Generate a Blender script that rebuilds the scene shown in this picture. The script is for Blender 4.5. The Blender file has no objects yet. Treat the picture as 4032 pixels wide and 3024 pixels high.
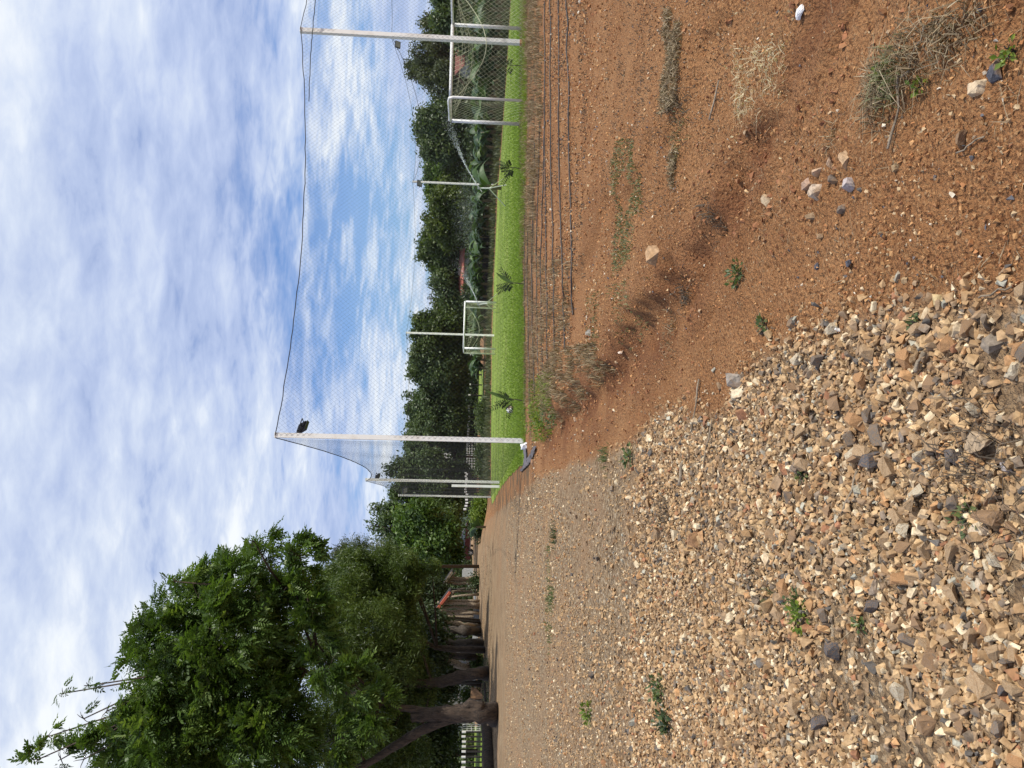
import bpy, bmesh, math, random
import numpy as np
from mathutils import Vector, Matrix, Quaternion
R = math.radians
rng = np.random.default_rng(7); random.seed(7)
scene = bpy.context.scene
COL = scene.collection
FPX = 3070.0                      # focal length in photo pixels (4032 wide)
PITCH, ROLL, EYE = R(3.56), R(1.6), 1.5

# ---------------------------------------------------------------- camera, sky, sun
Fw = np.array([0, math.cos(PITCH), -math.sin(PITCH)])
Rt0 = np.array([1.0, 0, 0]); Up0 = np.cross(Rt0, Fw)
Rt = Rt0*math.cos(ROLL)+Up0*math.sin(ROLL); Up = np.cross(Rt, Fw)
CAM = np.array([0, 0, EYE])
cam = bpy.data.cameras.new('camera'); cam.lens = FPX/4032*36; cam.sensor_width = 36
cam.clip_start = .05; cam.clip_end = 3000
co = bpy.data.objects.new('camera', cam); COL.objects.link(co); scene.camera = co
m = Matrix.Identity(4)
for i in range(3):
    m[i][0] = -Up[i]; m[i][1] = Rt[i]; m[i][2] = -Fw[i]; m[i][3] = CAM[i]
co.matrix_world = m
SUN_EL, SUN_AZ = R(55), R(115)      # azimuth clockwise from +Y (view direction)
world = bpy.data.worlds.new('World'); scene.world = world; world.use_nodes = True
wn = world.node_tree; wn.nodes.clear()
def N(t, typ, **kw):
    n = t.nodes.new(typ)
    for k, v in kw.items():
        if k.startswith('i_'): n.inputs[k[2:].replace('_', ' ')].default_value = v
        else: setattr(n, k, v)
    return n
def ramp(t, pts, interp='LINEAR'):
    n = t.nodes.new('ShaderNodeValToRGB'); e = n.color_ramp.elements; n.color_ramp.interpolation = interp
    while len(e) < len(pts): e.new(.5)
    for el, (p, c) in zip(e, pts):
        el.position = p; el.color = (c, c, c, 1) if not hasattr(c, '__len__') else (*c, 1)
    return n
def build_world():
    t = wn; L = t.links.new
    out = N(t, 'ShaderNodeOutputWorld'); bg = N(t, 'ShaderNodeBackground'); L(bg.outputs[0], out.inputs[0])
    sky = N(t, 'ShaderNodeTexSky'); sky.sky_type = 'NISHITA'; sky.sun_disc = False
    sky.sun_elevation = SUN_EL; sky.sun_rotation = SUN_AZ; sky.air_density = 1.0; sky.dust_density = .6; sky.ozone_density = 1.5
    tc = N(t, 'ShaderNodeTexCoord'); sp = N(t, 'ShaderNodeSeparateXYZ'); L(tc.outputs['Generated'], sp.inputs[0])
    mx = N(t, 'ShaderNodeMath', operation='MAXIMUM'); L(sp.outputs[2], mx.inputs[0]); mx.inputs[1].default_value = 0
    ad = N(t, 'ShaderNodeMath', operation='ADD'); L(mx.outputs[0], ad.inputs[0]); ad.inputs[1].default_value = .17
    dx = N(t, 'ShaderNodeMath', operation='DIVIDE'); L(sp.outputs[0], dx.inputs[0]); L(ad.outputs[0], dx.inputs[1])
    dy = N(t, 'ShaderNodeMath', operation='DIVIDE'); L(sp.outputs[1], dy.inputs[0]); L(ad.outputs[0], dy.inputs[1])
    cb = N(t, 'ShaderNodeCombineXYZ'); L(dx.outputs[0], cb.inputs[0]); L(dy.outputs[0], cb.inputs[1])
    def noise(scale, detail, rough, sx=1, sy=1, loc=(0, 0, 0), rz=0, dist=0):
        mp = N(t, 'ShaderNodeMapping'); mp.inputs['Scale'].default_value = (sx, sy, 1)
        mp.inputs['Location'].default_value = loc; mp.inputs['Rotation'].default_value = (0, 0, rz)
        L(cb.outputs[0], mp.inputs[0]); n = N(t, 'ShaderNodeTexNoise'); L(mp.outputs[0], n.inputs['Vector'])
        n.inputs['Scale'].default_value = scale; n.inputs['Detail'].default_value = detail
        n.inputs['Roughness'].default_value = rough; n.inputs['Distortion'].default_value = dist
        return n.outputs['Fac']
    big = noise(.85, 5, .5, 1.0, .8, (3.1, 1.7, 0), .3)
    mid = noise(3.4, 5, .52, 1.0, 1.5, (0, 0, 3), .5, .25)
    fine = noise(10, 6, .6, 1.0, 1.6, (9, 0, 5), .5, .3)
    def mix(a, fa, b, fb):
        m1 = N(t, 'ShaderNodeMath', operation='MULTIPLY'); L(a, m1.inputs[0]); m1.inputs[1].default_value = fa
        m2 = N(t, 'ShaderNodeMath', operation='MULTIPLY_ADD'); L(b, m2.inputs[0]); m2.inputs[1].default_value = fb; L(m1.outputs[0], m2.inputs[2])
        return m2.outputs[0]
    cov = mix(mix(big, .50, mid, .30), 1, fine, .20)
    # more cover overhead than near the horizon
    el = N(t, 'ShaderNodeMapRange'); L(mx.outputs[0], el.inputs[0]); el.inputs[1].default_value = .02; el.inputs[2].default_value = .42
    el.inputs[3].default_value = -.045; el.inputs[4].default_value = .12
    ad2 = N(t, 'ShaderNodeMath', operation='ADD'); L(cov, ad2.inputs[0]); L(el.outputs[0], ad2.inputs[1])
    r1 = ramp(t, [(.40, .15), (.46, .50), (.52, .86), (.62, 1.0)]); L(ad2.outputs[0], r1.inputs[0])
    # cloud brightness: mottled
    huge = noise(.55, 3, .45, 1.0, 1.3, (5.3, 2.2, 8), .2)
    br = mix(mix(mid, .28, fine, .16), 1, huge, .56)
    r2 = ramp(t, [(.38, (.40, .49, .74)), (.46, (.52, .61, .84)), (.53, (.66, .74, .90)), (.61, (.90, .94, .98))]); L(br, r2.inputs[0])
    sk = N(t, 'ShaderNodeMixRGB', blend_type='MULTIPLY'); sk.inputs[0].default_value = 1
    L(sky.outputs[0], sk.inputs[1]); sk.inputs[2].default_value = (.062, .088, .130, 1)
    mxc = N(t, 'ShaderNodeMixRGB'); L(r1.outputs[0], mxc.inputs[0]); L(sk.outputs[0], mxc.inputs[1]); L(r2.outputs[0], mxc.inputs[2])
    L(mxc.outputs[0], bg.inputs[0]); bg.inputs[1].default_value = .98
build_world()
sl = bpy.data.lights.new('sun', 'SUN'); sl.energy = 4.3; sl.angle = R(1.2); sl.color = (1, .95, .86)
so = bpy.data.objects.new('sun', sl); COL.objects.link(so)
SD = np.array([math.sin(SUN_AZ)*math.cos(SUN_EL), math.cos(SUN_AZ)*math.cos(SUN_EL), math.sin(SUN_EL)])
so.rotation_euler = Vector(SD).to_track_quat('Z', 'Y').to_euler()
scene.view_settings.view_transform = 'Standard'; scene.view_settings.look = 'None'
scene.view_settings.exposure = .1; scene.view_settings.gamma = 1
try: scene.view_settings.use_curve_mapping = False
except Exception: pass
scene.cycles.max_bounces = 6; scene.cycles.transparent_max_bounces = 8

# ---------------------------------------------------------------- numbers: noise, projection, terrain
def _hash(ix, iy, s):
    h = (ix.astype(np.int64)*374761393+iy.astype(np.int64)*668265263+s*2147483647) & 0xffffffff
    h = ((h ^ (h >> 13))*1274126177) & 0xffffffff
    h = h ^ (h >> 16)
    return (h & 0xffff)/65535.0
def vnoise(x, y, s=0):
    ix = np.floor(x); iy = np.floor(y); fx = x-ix; fy = y-iy
    fx = fx*fx*(3-2*fx); fy = fy*fy*(3-2*fy)
    a = _hash(ix, iy, s); b = _hash(ix+1, iy, s); c = _hash(ix, iy+1, s); d = _hash(ix+1, iy+1, s)
    return (a*(1-fx)+b*fx)*(1-fy)+(c*(1-fx)+d*fx)*fy
def fbm(x, y, s=0, o=4):
    r = 0; a = .5; t = 0
    for i in range(o):
        r = r+a*vnoise(x*2**i+17*i, y*2**i-9*i, s+i); t += a; a *= .5
    return r/t
def sstep(a, b, x):
    t = np.clip((x-a)/(b-a), 0, 1); return t*t*(3-2*t)
def proj(P):
    d = P-CAM; z = d@Fw; z = np.where(z < .2, np.nan, z)
    return 2016-(d@Up)/z*FPX, 1512-(d@Rt)/z*FPX, z
def W(px, py, depth):
    return CAM+(Fw+Rt*(1512-py)/FPX-Up*(px-2016)/FPX)*depth
def zbase(x, y):
    d = np.maximum(np.hypot(x, y), .1)
    t = np.clip((d-20)/32, 0, 1)
    zn = np.clip(.017*x, -.02, .17)*sstep(8, 19, d)
    zf = zn*(1-t)-.50*t-.0012*np.clip(d-52, 0, 60)
    zl = -.0022*d*sstep(5, 30, d)
    a = x/d
    k = sstep(-.145, -.205, a)*sstep(16, 30, d)
    return zf*(1-k)+zl*k
def G0(px, py):
    """pixel -> point on the smooth ground"""
    dr = Fw+Rt*(1512-py)/FPX-Up*(px-2016)/FPX
    z = 0.
    for _ in range(12):
        t = (z-EYE)/dr[2]; p = CAM+dr*t; z = float(zbase(np.array(p[0]), np.array(p[1])))
    return p
S2 = 4032/2212
gully = np.array([G0(a*S2, b*S2)[:2] for a, b in [(1175, 950), (1225, 905), (1290, 850), (1360, 775), (1430, 700), (1500, 610), (1555, 510), (1600, 400), (1660, 270), (1730, 120), (1800, -60), (1900, -300)]])
edge2 = np.array([G0(a*S2, b*S2)[:2] for a, b in [(1840, 330), (1900, 270), (1975, 215), (2060, 140), (2140, 75), (2212, 20), (2330, -80)]])
def pdist(x, y, poly):
    best = np.full(np.shape(x), 1e9); side = np.zeros(np.shape(x))
    for a, b in zip(poly[:-1], poly[1:]):
        ab = b-a; t = np.clip(((x-a[0])*ab[0]+(y-a[1])*ab[1])/(ab@ab), 0, 1)
        dx = x-(a[0]+ab[0]*t); dy = y-(a[1]+ab[1]*t); d = np.hypot(dx, dy)
        s = np.sign(ab[0]*dy-ab[1]*dx)
        side = np.where(d < best, s, side); best = np.minimum(best, d)
    return best, side
def gz(x, y):
    x = np.asarray(x, float); y = np.asarray(y, float)
    z = zbase(x, y); d = np.hypot(x, y)
    near = 1-sstep(9, 20, d)
    z = z+near*(.055*(fbm(x*.9, y*.9, 3)-.5)+.03*(fbm(x*4, y*4, 5, 3)-.5))
    z = z+(1-near)*.03*(fbm(x*.5, y*.5, 8, 2)-.5)*(1-.8*sstep(18, 22, d))
    q, s = pdist(x, y, gully)
    sc = np.clip(d/6, .5, 1.3)
    z = z-.05*sc*np.exp(-(q/.20/sc)**2)*(1-sstep(12, 15, d))
    qq = q*s+.45*sc*(fbm(x*3.2, y*3.2, 13, 5)-.5); z = z+.15*np.clip(d/5, .6, 1.2)*(.3+.7*sstep(3.6, 6., y))*sstep(.0, .24*sc, qq)*(1-sstep(11, 17, d))*(1-.6*sstep(.5, 2.2, q*s))
    z = z+.06*sstep(.0, .14*sc, q*s-1.15*sc+.5*(fbm(x*1.7, y*1.7, 23, 4)-.5))*(1-sstep(11, 16, d))*(1-.8*sstep(1.6, 3.5, q*s)); z = z-.035*np.exp(-((q*s+.42*sc)/(.10*sc))**2)*(1-sstep(9, 13, d))
    q2, s2 = pdist(x, y, edge2); z = z+.05*sstep(-.02, .16, q2*s2+.06*(fbm(x*6, y*6, 15, 3)-.5))*(1-sstep(.5, 1.5, q2*s2))*(1-sstep(2.45, 2.9, y))
    return z
def gz1(x, y): return float(gz(np.array([x]), np.array([y]))[0])
def G(px, py):
    dr = Fw+Rt*(1512-py)/FPX-Up*(px-2016)/FPX
    z = 0.
    for _ in range(14):
        t = (z-EYE)/dr[2]; p = CAM+dr*t; z = .5*z+.5*gz1(p[0], p[1])
    p = p.copy(); p[2] = gz1(p[0], p[1]); return p
def G2(a, b): return G(a*S2, b*S2)
def onG(x, y, dz=0.): return np.array([x, y, gz1(x, y)+dz])

# ---------------------------------------------------------------- mesh helpers
def link(name, me, mat=None, parent=None, loc=None, smooth=False):
    o = bpy.data.objects.new(name, me); COL.objects.link(o)
    if mat is not None and not me.materials: me.materials.append(mat)
    if parent is not None: o.parent = parent
    if loc is not None: o.location = loc
    if smooth: me.polygons.foreach_set('use_smooth', np.ones(len(me.polygons), bool))
    return o
def mesh_np(name, V, F, shade=None, col=None, smooth=False):
    V = np.asarray(V, np.float32).reshape(-1, 3); F = np.asarray(F, np.int32); k = F.shape[1]
    me = bpy.data.meshes.new(name); me.vertices.add(len(V)); me.vertices.foreach_set('co', V.ravel())
    me.loops.add(F.size); me.loops.foreach_set('vertex_index', F.ravel())
    me.polygons.add(len(F)); me.polygons.foreach_set('loop_start', np.arange(0, F.size, k, dtype=np.int32))
    if shade is not None:
        a = me.attributes.new('shade', 'FLOAT', 'POINT'); a.data.foreach_set('value', np.asarray(shade, np.float32))
    if col is not None:
        c = np.ones((len(V), 4), np.float32); c[:, :3] = col
        a = me.attributes.new('Col', 'FLOAT_COLOR', 'POINT'); a.data.foreach_set('color', c.ravel())
    me.polygons.foreach_set('use_smooth', np.full(len(F), bool(smooth)))
    me.update(calc_edges=True); return me
class MB:
    def __init__(s): s.v = []; s.f = []; s.sh = []
    def add(s, V, F, sh=.5):
        b = len(s.v); s.v += [tuple(map(float, p)) for p in V]; s.f += [tuple(i+b for i in f) for f in F]; s.sh += [sh]*len(V)
    def box(s, c, size, rot=0., M=None):
        c = np.array(c, float); h = np.array(size, float)/2
        P = np.array([[x, y, z] for x in (-1, 1) for y in (-1, 1) for z in (-1, 1)])*h
        if M is None:
            ca, sa = math.cos(rot), math.sin(rot); M = np.array([[ca, -sa, 0], [sa, ca, 0], [0, 0, 1]])
        P = P@np.array(M).T+c
        s.add(P, [(0, 1, 3, 2), (4, 6, 7, 5), (0, 4, 5, 1), (2, 3, 7, 6), (0, 2, 6, 4), (1, 5, 7, 3)])
    def tube(s, pts, rad, n=6, cap=True, sh=.5, square=False):
        pts = [np.array(p, float) for p in pts]; k = len(pts)
        rad = [rad]*k if not hasattr(rad, '__len__') else rad
        V = []; ref = None
        for i, p in enumerate(pts):
            t = pts[min(i+1, k-1)]-pts[max(i-1, 0)]; t = t/(np.linalg.norm(t)+1e-9)
            if ref is None: ref = np.array([1., 0, 0]) if abs(t[0]) < .8 else np.array([0, 1., 0])
            a = ref-t*(ref@t); a /= np.linalg.norm(a); b = np.cross(t, a); ref = a
            for j in range(n):
                th = 2*math.pi*(j+(.5 if n == 4 else 0))/n
                V.append(p+(a*math.cos(th)+b*math.sin(th))*rad[i])
        F = [(i*n+j, i*n+(j+1) % n, (i+1)*n+(j+1) % n, (i+1)*n+j) for i in range(k-1) for j in range(n)]
        if cap: F += [tuple(range(n-1, -1, -1)), tuple((k-1)*n+j for j in range(n))]
        s.add(V, F, sh)
    def obj(s, name, mat, parent=None, org=None, smooth=False, bevel=0):
        V = np.array(s.v)
        if org is not None: V = V-np.array(org)
        me = bpy.data.meshes.new(name); me.from_pydata([tuple(p) for p in V], [], s.f)
        a = me.attributes.new('shade', 'FLOAT', 'POINT'); a.data.foreach_set('value', np.asarray(s.sh, np.float32))
        o = link(name, me, mat, parent, smooth=smooth)
        if org is not None and parent is None: o.location = org
        return o
def tag(o, label=None, cat=None, group=None, kind=None):
    if label: o['label'] = label
    if cat: o['category'] = cat
    if group: o['group'] = group
    if kind: o['kind'] = kind
    return o
def empty(name, loc, label, cat, group=None):
    o = bpy.data.objects.new(name, None); COL.objects.link(o); o.location = tuple(map(float, loc)); o.empty_display_size = .2
    return tag(o, label, cat, group)
def instances(UV, UF, pos, rot, scl):
    """joined copies of a unit mesh. rot (n,3,3), scl (n,) or (n,3)"""
    scl = np.asarray(scl); scl = scl[:, None, None] if scl.ndim == 1 else scl[:, None, :]
    V = np.einsum('nij,nkj->nki', rot, UV[None]*scl)+pos[:, None, :]
    n, k = len(pos), len(UV)
    F = (UF[None]+(np.arange(n)*k)[:, None, None]).reshape(-1, UF.shape[1])
    return V.reshape(-1, 3), F
def rots(n, mode='any', dirs=None):
    if mode == 'any':
        q = rng.normal(size=(n, 4)); q /= np.linalg.norm(q, axis=1)[:, None]
        w, x, y, z = q.T
        return np.stack([1-2*(y*y+z*z), 2*(x*y-z*w), 2*(x*z+y*w), 2*(x*y+z*w), 1-2*(x*x+z*z), 2*(y*z-x*w), 2*(x*z-y*w), 2*(y*z+x*w), 1-2*(x*x+y*y)], 1).reshape(n, 3, 3)
    # x axis along dirs, z roughly up with random roll
    X = dirs/np.linalg.norm(dirs, axis=1)[:, None]
    up = rng.normal(size=(n, 3))*.55+np.array([0, 0, 1.])
    Y = np.cross(up, X); Y /= np.linalg.norm(Y, axis=1)[:, None]+1e-9
    Z = np.cross(X, Y)
    return np.stack([X, Y, Z], 2)

# ---------------------------------------------------------------- materials
def mat_new(name):
    mt = bpy.data.materials.new(name); mt.use_nodes = True; t = mt.node_tree; t.nodes.clear()
    o = N(t, 'ShaderNodeOutputMaterial'); b = N(t, 'ShaderNodeBsdfPrincipled'); t.links.new(b.outputs[0], o.inputs[0])
    return mt, t, b, o
def tnoise(t, scale, detail=4, rough=.6, vec=None, dist=0):
    n = N(t, 'ShaderNodeTexNoise'); n.inputs['Scale'].default_value = scale; n.inputs['Detail'].default_value = detail
    n.inputs['Roughness'].default_value = rough; n.inputs['Distortion'].default_value = dist
    if vec is None: vec = N(t, 'ShaderNodeTexCoord').outputs['Object']
    t.links.new(vec, n.inputs['Vector']); return n.outputs['Fac']
def plain(name, c1, c2=None, scale=6., rough=.6, metal=0., bump=0., bscale=None, spec=.4, lo=.35, hi=.65):
    mt, t, b, o = mat_new(name); c2 = c2 or tuple(x*.75 for x in c1)
    f = tnoise(t, scale); r = ramp(t, [(lo, c2), (hi, c1)]); t.links.new(f, r.inputs[0]); t.links.new(r.outputs[0], b.inputs['Base Color'])
    b.inputs['Roughness'].default_value = rough; b.inputs['Metallic'].default_value = metal; b.inputs['Specular IOR Level'].default_value = spec
    if bump:
        bp = N(t, 'ShaderNodeBump'); bp.inputs['Strength'].default_value = min(1, bump); bp.inputs['Distance'].default_value = .02*bump
        t.links.new(tnoise(t, bscale or scale*4, 5), bp.inputs['Height']); t.links.new(bp.outputs[0], b.inputs['Normal'])
    return mt
def leafmat(name, ca, cb, cc=None, trans=.3, rough=.45, spec=.35):
    mt, t, b, o = mat_new(name)
    at = N(t, 'ShaderNodeAttribute', attribute_name='shade')
    pts = [(0, ca), (.6, cb)]+([(1, cc)] if cc else [])
    r = ramp(t, pts); t.links.new(at.outputs['Fac'], r.inputs[0]); t.links.new(r.outputs[0], b.inputs['Base Color'])
    b.inputs['Roughness'].default_value = rough; b.inputs['Specular IOR Level'].default_value = spec
    tr = N(t, 'ShaderNodeBsdfTranslucent'); mg = N(t, 'ShaderNodeMixRGB', blend_type='MULTIPLY'); mg.inputs[0].default_value = 1
    t.links.new(r.outputs[0], mg.inputs[1]); mg.inputs[2].default_value = (1.5, 1.6, .7, 1); t.links.new(mg.outputs[0], tr.inputs[0])
    mx = N(t, 'ShaderNodeMixShader'); mx.inputs[0].default_value = trans
    t.links.new(b.outputs[0], mx.inputs[1]); t.links.new(tr.outputs[0], mx.inputs[2]); t.links.new(mx.outputs[0], o.inputs[0])
    return mt
def colmat(name, rough=.85, mottle=30., amount=.35, bump=.3):
    mt, t, b, o = mat_new(name)
    at = N(t, 'ShaderNodeAttribute', attribute_name='Col')
    f = tnoise(t, mottle, 5, .65); r = ramp(t, [(.3, 1-amount), (.7, 1+amount*.5)]); t.links.new(f, r.inputs[0])
    mu = N(t, 'ShaderNodeMixRGB', blend_type='MULTIPLY'); mu.inputs[0].default_value = 1
    t.links.new(at.outputs['Color'], mu.inputs[1]); t.links.new(r.outputs[0], mu.inputs[2])
    f2 = tnoise(t, mottle*.35, 3, .5); r2 = ramp(t, [(.50, 0), (.62, .55)]); t.links.new(f2, r2.inputs[0])
    m2 = N(t, 'ShaderNodeMixRGB'); t.links.new(r2.outputs[0], m2.inputs[0]); t.links.new(mu.outputs[0], m2.inputs[1]); m2.inputs[2].default_value = (.30, .17, .075, 1)
    t.links.new(m2.outputs[0], b.inputs['Base Color'])
    b.inputs['Roughness'].default_value = rough; b.inputs['Specular IOR Level'].default_value = .25
    bp = N(t, 'ShaderNodeBump'); bp.inputs['Strength'].default_value = bump; bp.inputs['Distance'].default_value = .004
    t.links.new(tnoise(t, mottle*2.5, 4), bp.inputs['Height']); t.links.new(bp.outputs[0], b.inputs['Normal'])
    return mt
M_white = plain('white_paint', (.82, .82, .80), (.70, .69, .64), 3, .4, bump=.1)
M_post = plain('post_paint', (.82, .81, .76), (.66, .61, .52), 2.5, .5, lo=.25, hi=.5)
M_black = plain('black_plastic', (.02, .02, .022), (.012, .012, .014), 8, .4)
M_cord = plain('black_cord', (.035, .035, .04), None, 5, .7)
M_netw = plain('pale_net_cord', (.62, .64, .42), (.45, .48, .30), 5, .7)
M_glass = plain('lamp_glass', (.35, .37, .38), None, 5, .15, spec=.6)
def barkmat(name, c1, c2):
    mt, t, b, o = mat_new(name); tc = N(t, 'ShaderNodeTexCoord').outputs['Object']; mp = N(t, 'ShaderNodeMapping'); mp.inputs['Scale'].default_value = (1, 1, .22); t.links.new(tc, mp.inputs[0])
    f = tnoise(t, 14, 6, .7, mp.outputs[0], .6); r = ramp(t, [(.36, c2), (.62, c1)]); t.links.new(f, r.inputs[0]); t.links.new(r.outputs[0], b.inputs['Base Color']); b.inputs['Roughness'].default_value = .95
    bp = N(t, 'ShaderNodeBump'); bp.inputs['Strength'].default_value = 1; bp.inputs['Distance'].default_value = .06; t.links.new(f, bp.inputs['Height']); t.links.new(bp.outputs[0], b.inputs['Normal']); return mt
M_bark = barkmat('bark', (.085, .058, .04), (.018, .013, .010))
M_barkg = barkmat('grey_bark', (.115, .094, .075), (.025, .02, .017))
M_wood = plain('weathered_wood', (.34, .27, .19), (.13, .095, .06), 14, .8, bump=.6)
M_darkpost = plain('tarred_post', (.035, .03, .028), (.018, .015, .014), 10, .8)
M_concrete = plain('concrete', (.33, .34, .34), (.22, .23, .23), 7, .85, bump=.4)
M_red = plain('red_roof', (.55, .13, .07), (.40, .09, .05), 5, .7)
M_tarp = plain('grey_plastic_sheet', (.13, .11, .105), (.06, .045, .04), 9, .35)
M_hose = plain('drip_hose', (.028, .028, .03), (.06, .045, .035), 3, .55)
M_wall = plain('pale_wall', (.55, .53, .50), (.42, .40, .37), 4, .8)
M_cloth = plain('white_cloth', (.80, .80, .80), (.70, .70, .72), 5, .8)
M_leafA = leafmat('leaf_big_tree', (.030, .056, .013), (.085, .145, .028), (.16, .22, .05), .32)
M_leafB = leafmat('leaf_fine_tree', (.028, .046, .013), (.078, .115, .027), (.145, .185, .045), .3)
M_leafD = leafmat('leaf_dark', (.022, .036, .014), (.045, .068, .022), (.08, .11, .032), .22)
M_leafF = leafmat('leaf_far', (.032, .055, .022), (.08, .118, .038), (.15, .19, .065), .25)
M_leafY = leafmat('leaf_yellowish', (.045, .07, .015), (.10, .135, .025), (.15, .18, .035), .3)
M_leafO = leafmat('leaf_olive', (.05, .065, .03), (.09, .11, .05), (.13, .15, .07), .25)
M_ban = leafmat('leaf_banana', (.025, .055, .022), (.055, .10, .038), (.12, .19, .05), .25, .5, .4)
M_grass = leafmat('grass_blade', (.11, .17, .02), (.17, .25, .03), (.23, .30, .045), .35, .5)
M_weed = leafmat('weed_leaf', (.045, .075, .025), (.095, .13, .045), (.17, .20, .07), .3)
M_weedg = leafmat('dull_weed', (.10, .11, .045), (.17, .18, .08), (.24, .25, .12), .2)
M_bright = leafmat('bright_weed', (.08, .13, .02), (.14, .20, .03), (.24, .30, .04), .35)
M_dry = leafmat('dry_grass', (.11, .075, .045), (.25, .18, .10), (.42, .34, .22), .15, .8)
M_pale = leafmat('pale_dry_leaf', (.40, .32, .19), (.58, .48, .30), (.7, .62, .42), .2, .8)
M_darkdry = leafmat('dark_dry_litter', (.05, .04, .032), (.11, .085, .06), (.19, .15, .11), .1, .9)
M_stone = colmat('stone', mottle=42., amount=.5, bump=.6)
M_peb = colmat('soil_pebble', mottle=60, amount=.2)

# ---------------------------------------------------------------- ground sheet
def lerp_curve(v, pts):
    a = np.array(sorted(pts)); return np.interp(v, a[:, 0], a[:, 1])
GB = [(1045, 1130), (1100, 1085), (1170, 1030), (1230, 1010), (1350, 965), (1430, 905), (1560, 885), (1590, 835), (1650, 765), (1750, 725), (1900, 700), (2000, 660), (2212, 655), (2600, 640)]
def masks(x, y, w=.22):
    P = np.stack([x, y, zbase(x, y)], -1); v, u, z = proj(P)
    v = np.nan_to_num(v, nan=6000.)/S2; u = np.nan_to_num(u, nan=3000.)/S2
    wob = (fbm(x*1.1, y*1.1, 21)-.5)*2; d = np.hypot(x, y)
    s = np.clip(2.0/np.maximum(d, 1)*300, 8, 260)
    g = sstep(-w, w, (u-lerp_curve(v, GB)+wob*s*.35)/s)
    g = g*sstep(1015, 1100, v+wob*10)
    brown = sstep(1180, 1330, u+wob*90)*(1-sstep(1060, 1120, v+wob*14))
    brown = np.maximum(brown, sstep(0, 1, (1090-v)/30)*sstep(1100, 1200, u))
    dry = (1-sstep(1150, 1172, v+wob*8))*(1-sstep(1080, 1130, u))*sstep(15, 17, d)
    gully_band = np.exp(-(pdist(x, y, gully)[0]/(.35*np.clip(d/6, .6, 1.4)))**2)
    return g, np.clip(brown, 0, 1), dry, gully_band
def build_ground():
    rad = [.35]
    while rad[-1] < 900: rad.append(rad[-1]*(1.0105 if rad[-1] < 14 else 1.03 if rad[-1] < 130 else 1.25))
    rad = np.array(rad)
    ang = np.concatenate([np.linspace(-34, 34, 330), np.linspace(34, 326, 60)[1:-1]])
    ang = np.radians(ang); nA, nR = len(ang), len(rad)
    A, D = np.meshgrid(ang, rad); X = (np.sin(A)*D).ravel(); Y = (np.cos(A)*D).ravel()
    Z = gz(X, Y)
    g, b, dry, gully_band = masks(X, Y); d = np.hypot(X, Y)
    near = 1-sstep(5, 10, d)
    Z = Z+near*(fbm(X*16, Y*16, 31, 3)-.5)*.03*(1-.4*g)+(gully_band+.25*(1-g))*near*(fbm(X*7, Y*7, 61, 4)-.5)*.08
    V = np.stack([X, Y, Z], 1)
    i = np.arange(nR-1)[:, None]*nA; j = np.arange(nA)[None]; j2 = (j+1) % nA
    F = np.stack([i+j, i+j2, i+nA+j2, i+nA+j], -1).reshape(-1, 4)
    F = F[:, ::-1]
    c = len(V); V = np.vstack([V, [[0, 0, float(gz1(0, 0))]]])
    me = mesh_np('ground', V, F, smooth=True)
    bm = bmesh.new(); bm.from_mesh(me); bm.verts.ensure_lookup_table()
    for k in range(nA): bm.faces.new((bm.verts[k], bm.verts[c], bm.verts[(k+1) % nA]))
    bm.to_mesh(me); bm.free()
    for nm, a in (('gravel', g), ('brown', b), ('dry', dry), ('gully_band', gully_band)):
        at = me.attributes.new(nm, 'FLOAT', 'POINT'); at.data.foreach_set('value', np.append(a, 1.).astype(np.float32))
    mt, t, bs, o = mat_new('red_earth'); L = t.links.new
    tc = N(t, 'ShaderNodeTexCoord').outputs['Object']
    def att(n): return N(t, 'ShaderNodeAttribute', attribute_name=n).outputs['Fac']
    def mixc(f, a, bb, bt='MIX'):
        n = N(t, 'ShaderNodeMixRGB', blend_type=bt)
        (L(f, n.inputs[0]) if not isinstance(f, float) else setattr(n.inputs[0], 'default_value', f))
        for q, w in ((1, a), (2, bb)):
            (L(w, n.inputs[q]) if not isinstance(w, tuple) else setattr(n.inputs[q], 'default_value', (*w, 1)))
        return n.outputs[0]
    def rm(f, pts):
        r = ramp(t, pts); L(f, r.inputs[0]); return r.outputs[0]
    soil = rm(tnoise(t, .9, 6, .6, tc), [(.34, (.29, .128, .053)), (.5, (.40, .192, .083)), (.66, (.50, .262, .120))])
    soil = mixc(rm(tnoise(t, 22, 5, .7, tc), [(.35, .0), (.75, .75)]), soil, (.46, .225, .092))
    soil = mixc(rm(tnoise(t, 75, 3, .6, tc), [(.55, .0), (.68, .8)]), soil, (.54, .31, .14))
    soil = mixc(rm(tnoise(t, 55, 3, .6, tc), [(.38, .75), (.47, 0)]), soil, (.15, .058, .022))
    pv = N(t, 'ShaderNodeTexVoronoi'); pv.inputs['Scale'].default_value = 48; pv.inputs['Randomness'].default_value = 1; L(tc, pv.inputs['Vector'])
    ps = N(t, 'ShaderNodeSeparateColor'); L(pv.outputs['Color'], ps.inputs[0])
    pc = rm(ps.outputs[1], [(0, (.13, .055, .025)), (.35, (.33, .14, .055)), (.7, (.52, .28, .13)), (.93, (.62, .41, .22)), (1, (.70, .56, .38))])
    soil = mixc(rm(pv.outputs['Distance'], [(.18, .75), (.36, 0.)]), soil, pc)
    # gravel fines between the stones
    vor = N(t, 'ShaderNodeTexVoronoi'); vor.inputs['Scale'].default_value = 34; L(tc, vor.inputs['Vector'])
    sep = N(t, 'ShaderNodeSeparateColor'); L(vor.outputs['Color'], sep.inputs[0])
    gcol = rm(sep.outputs[0], [(0, (.17, .12, .075)), (.3, (.33, .22, .125)), (.6, (.43, .30, .175)), (.85, (.53, .39, .24)), (1, (.66, .54, .38))])
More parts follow.
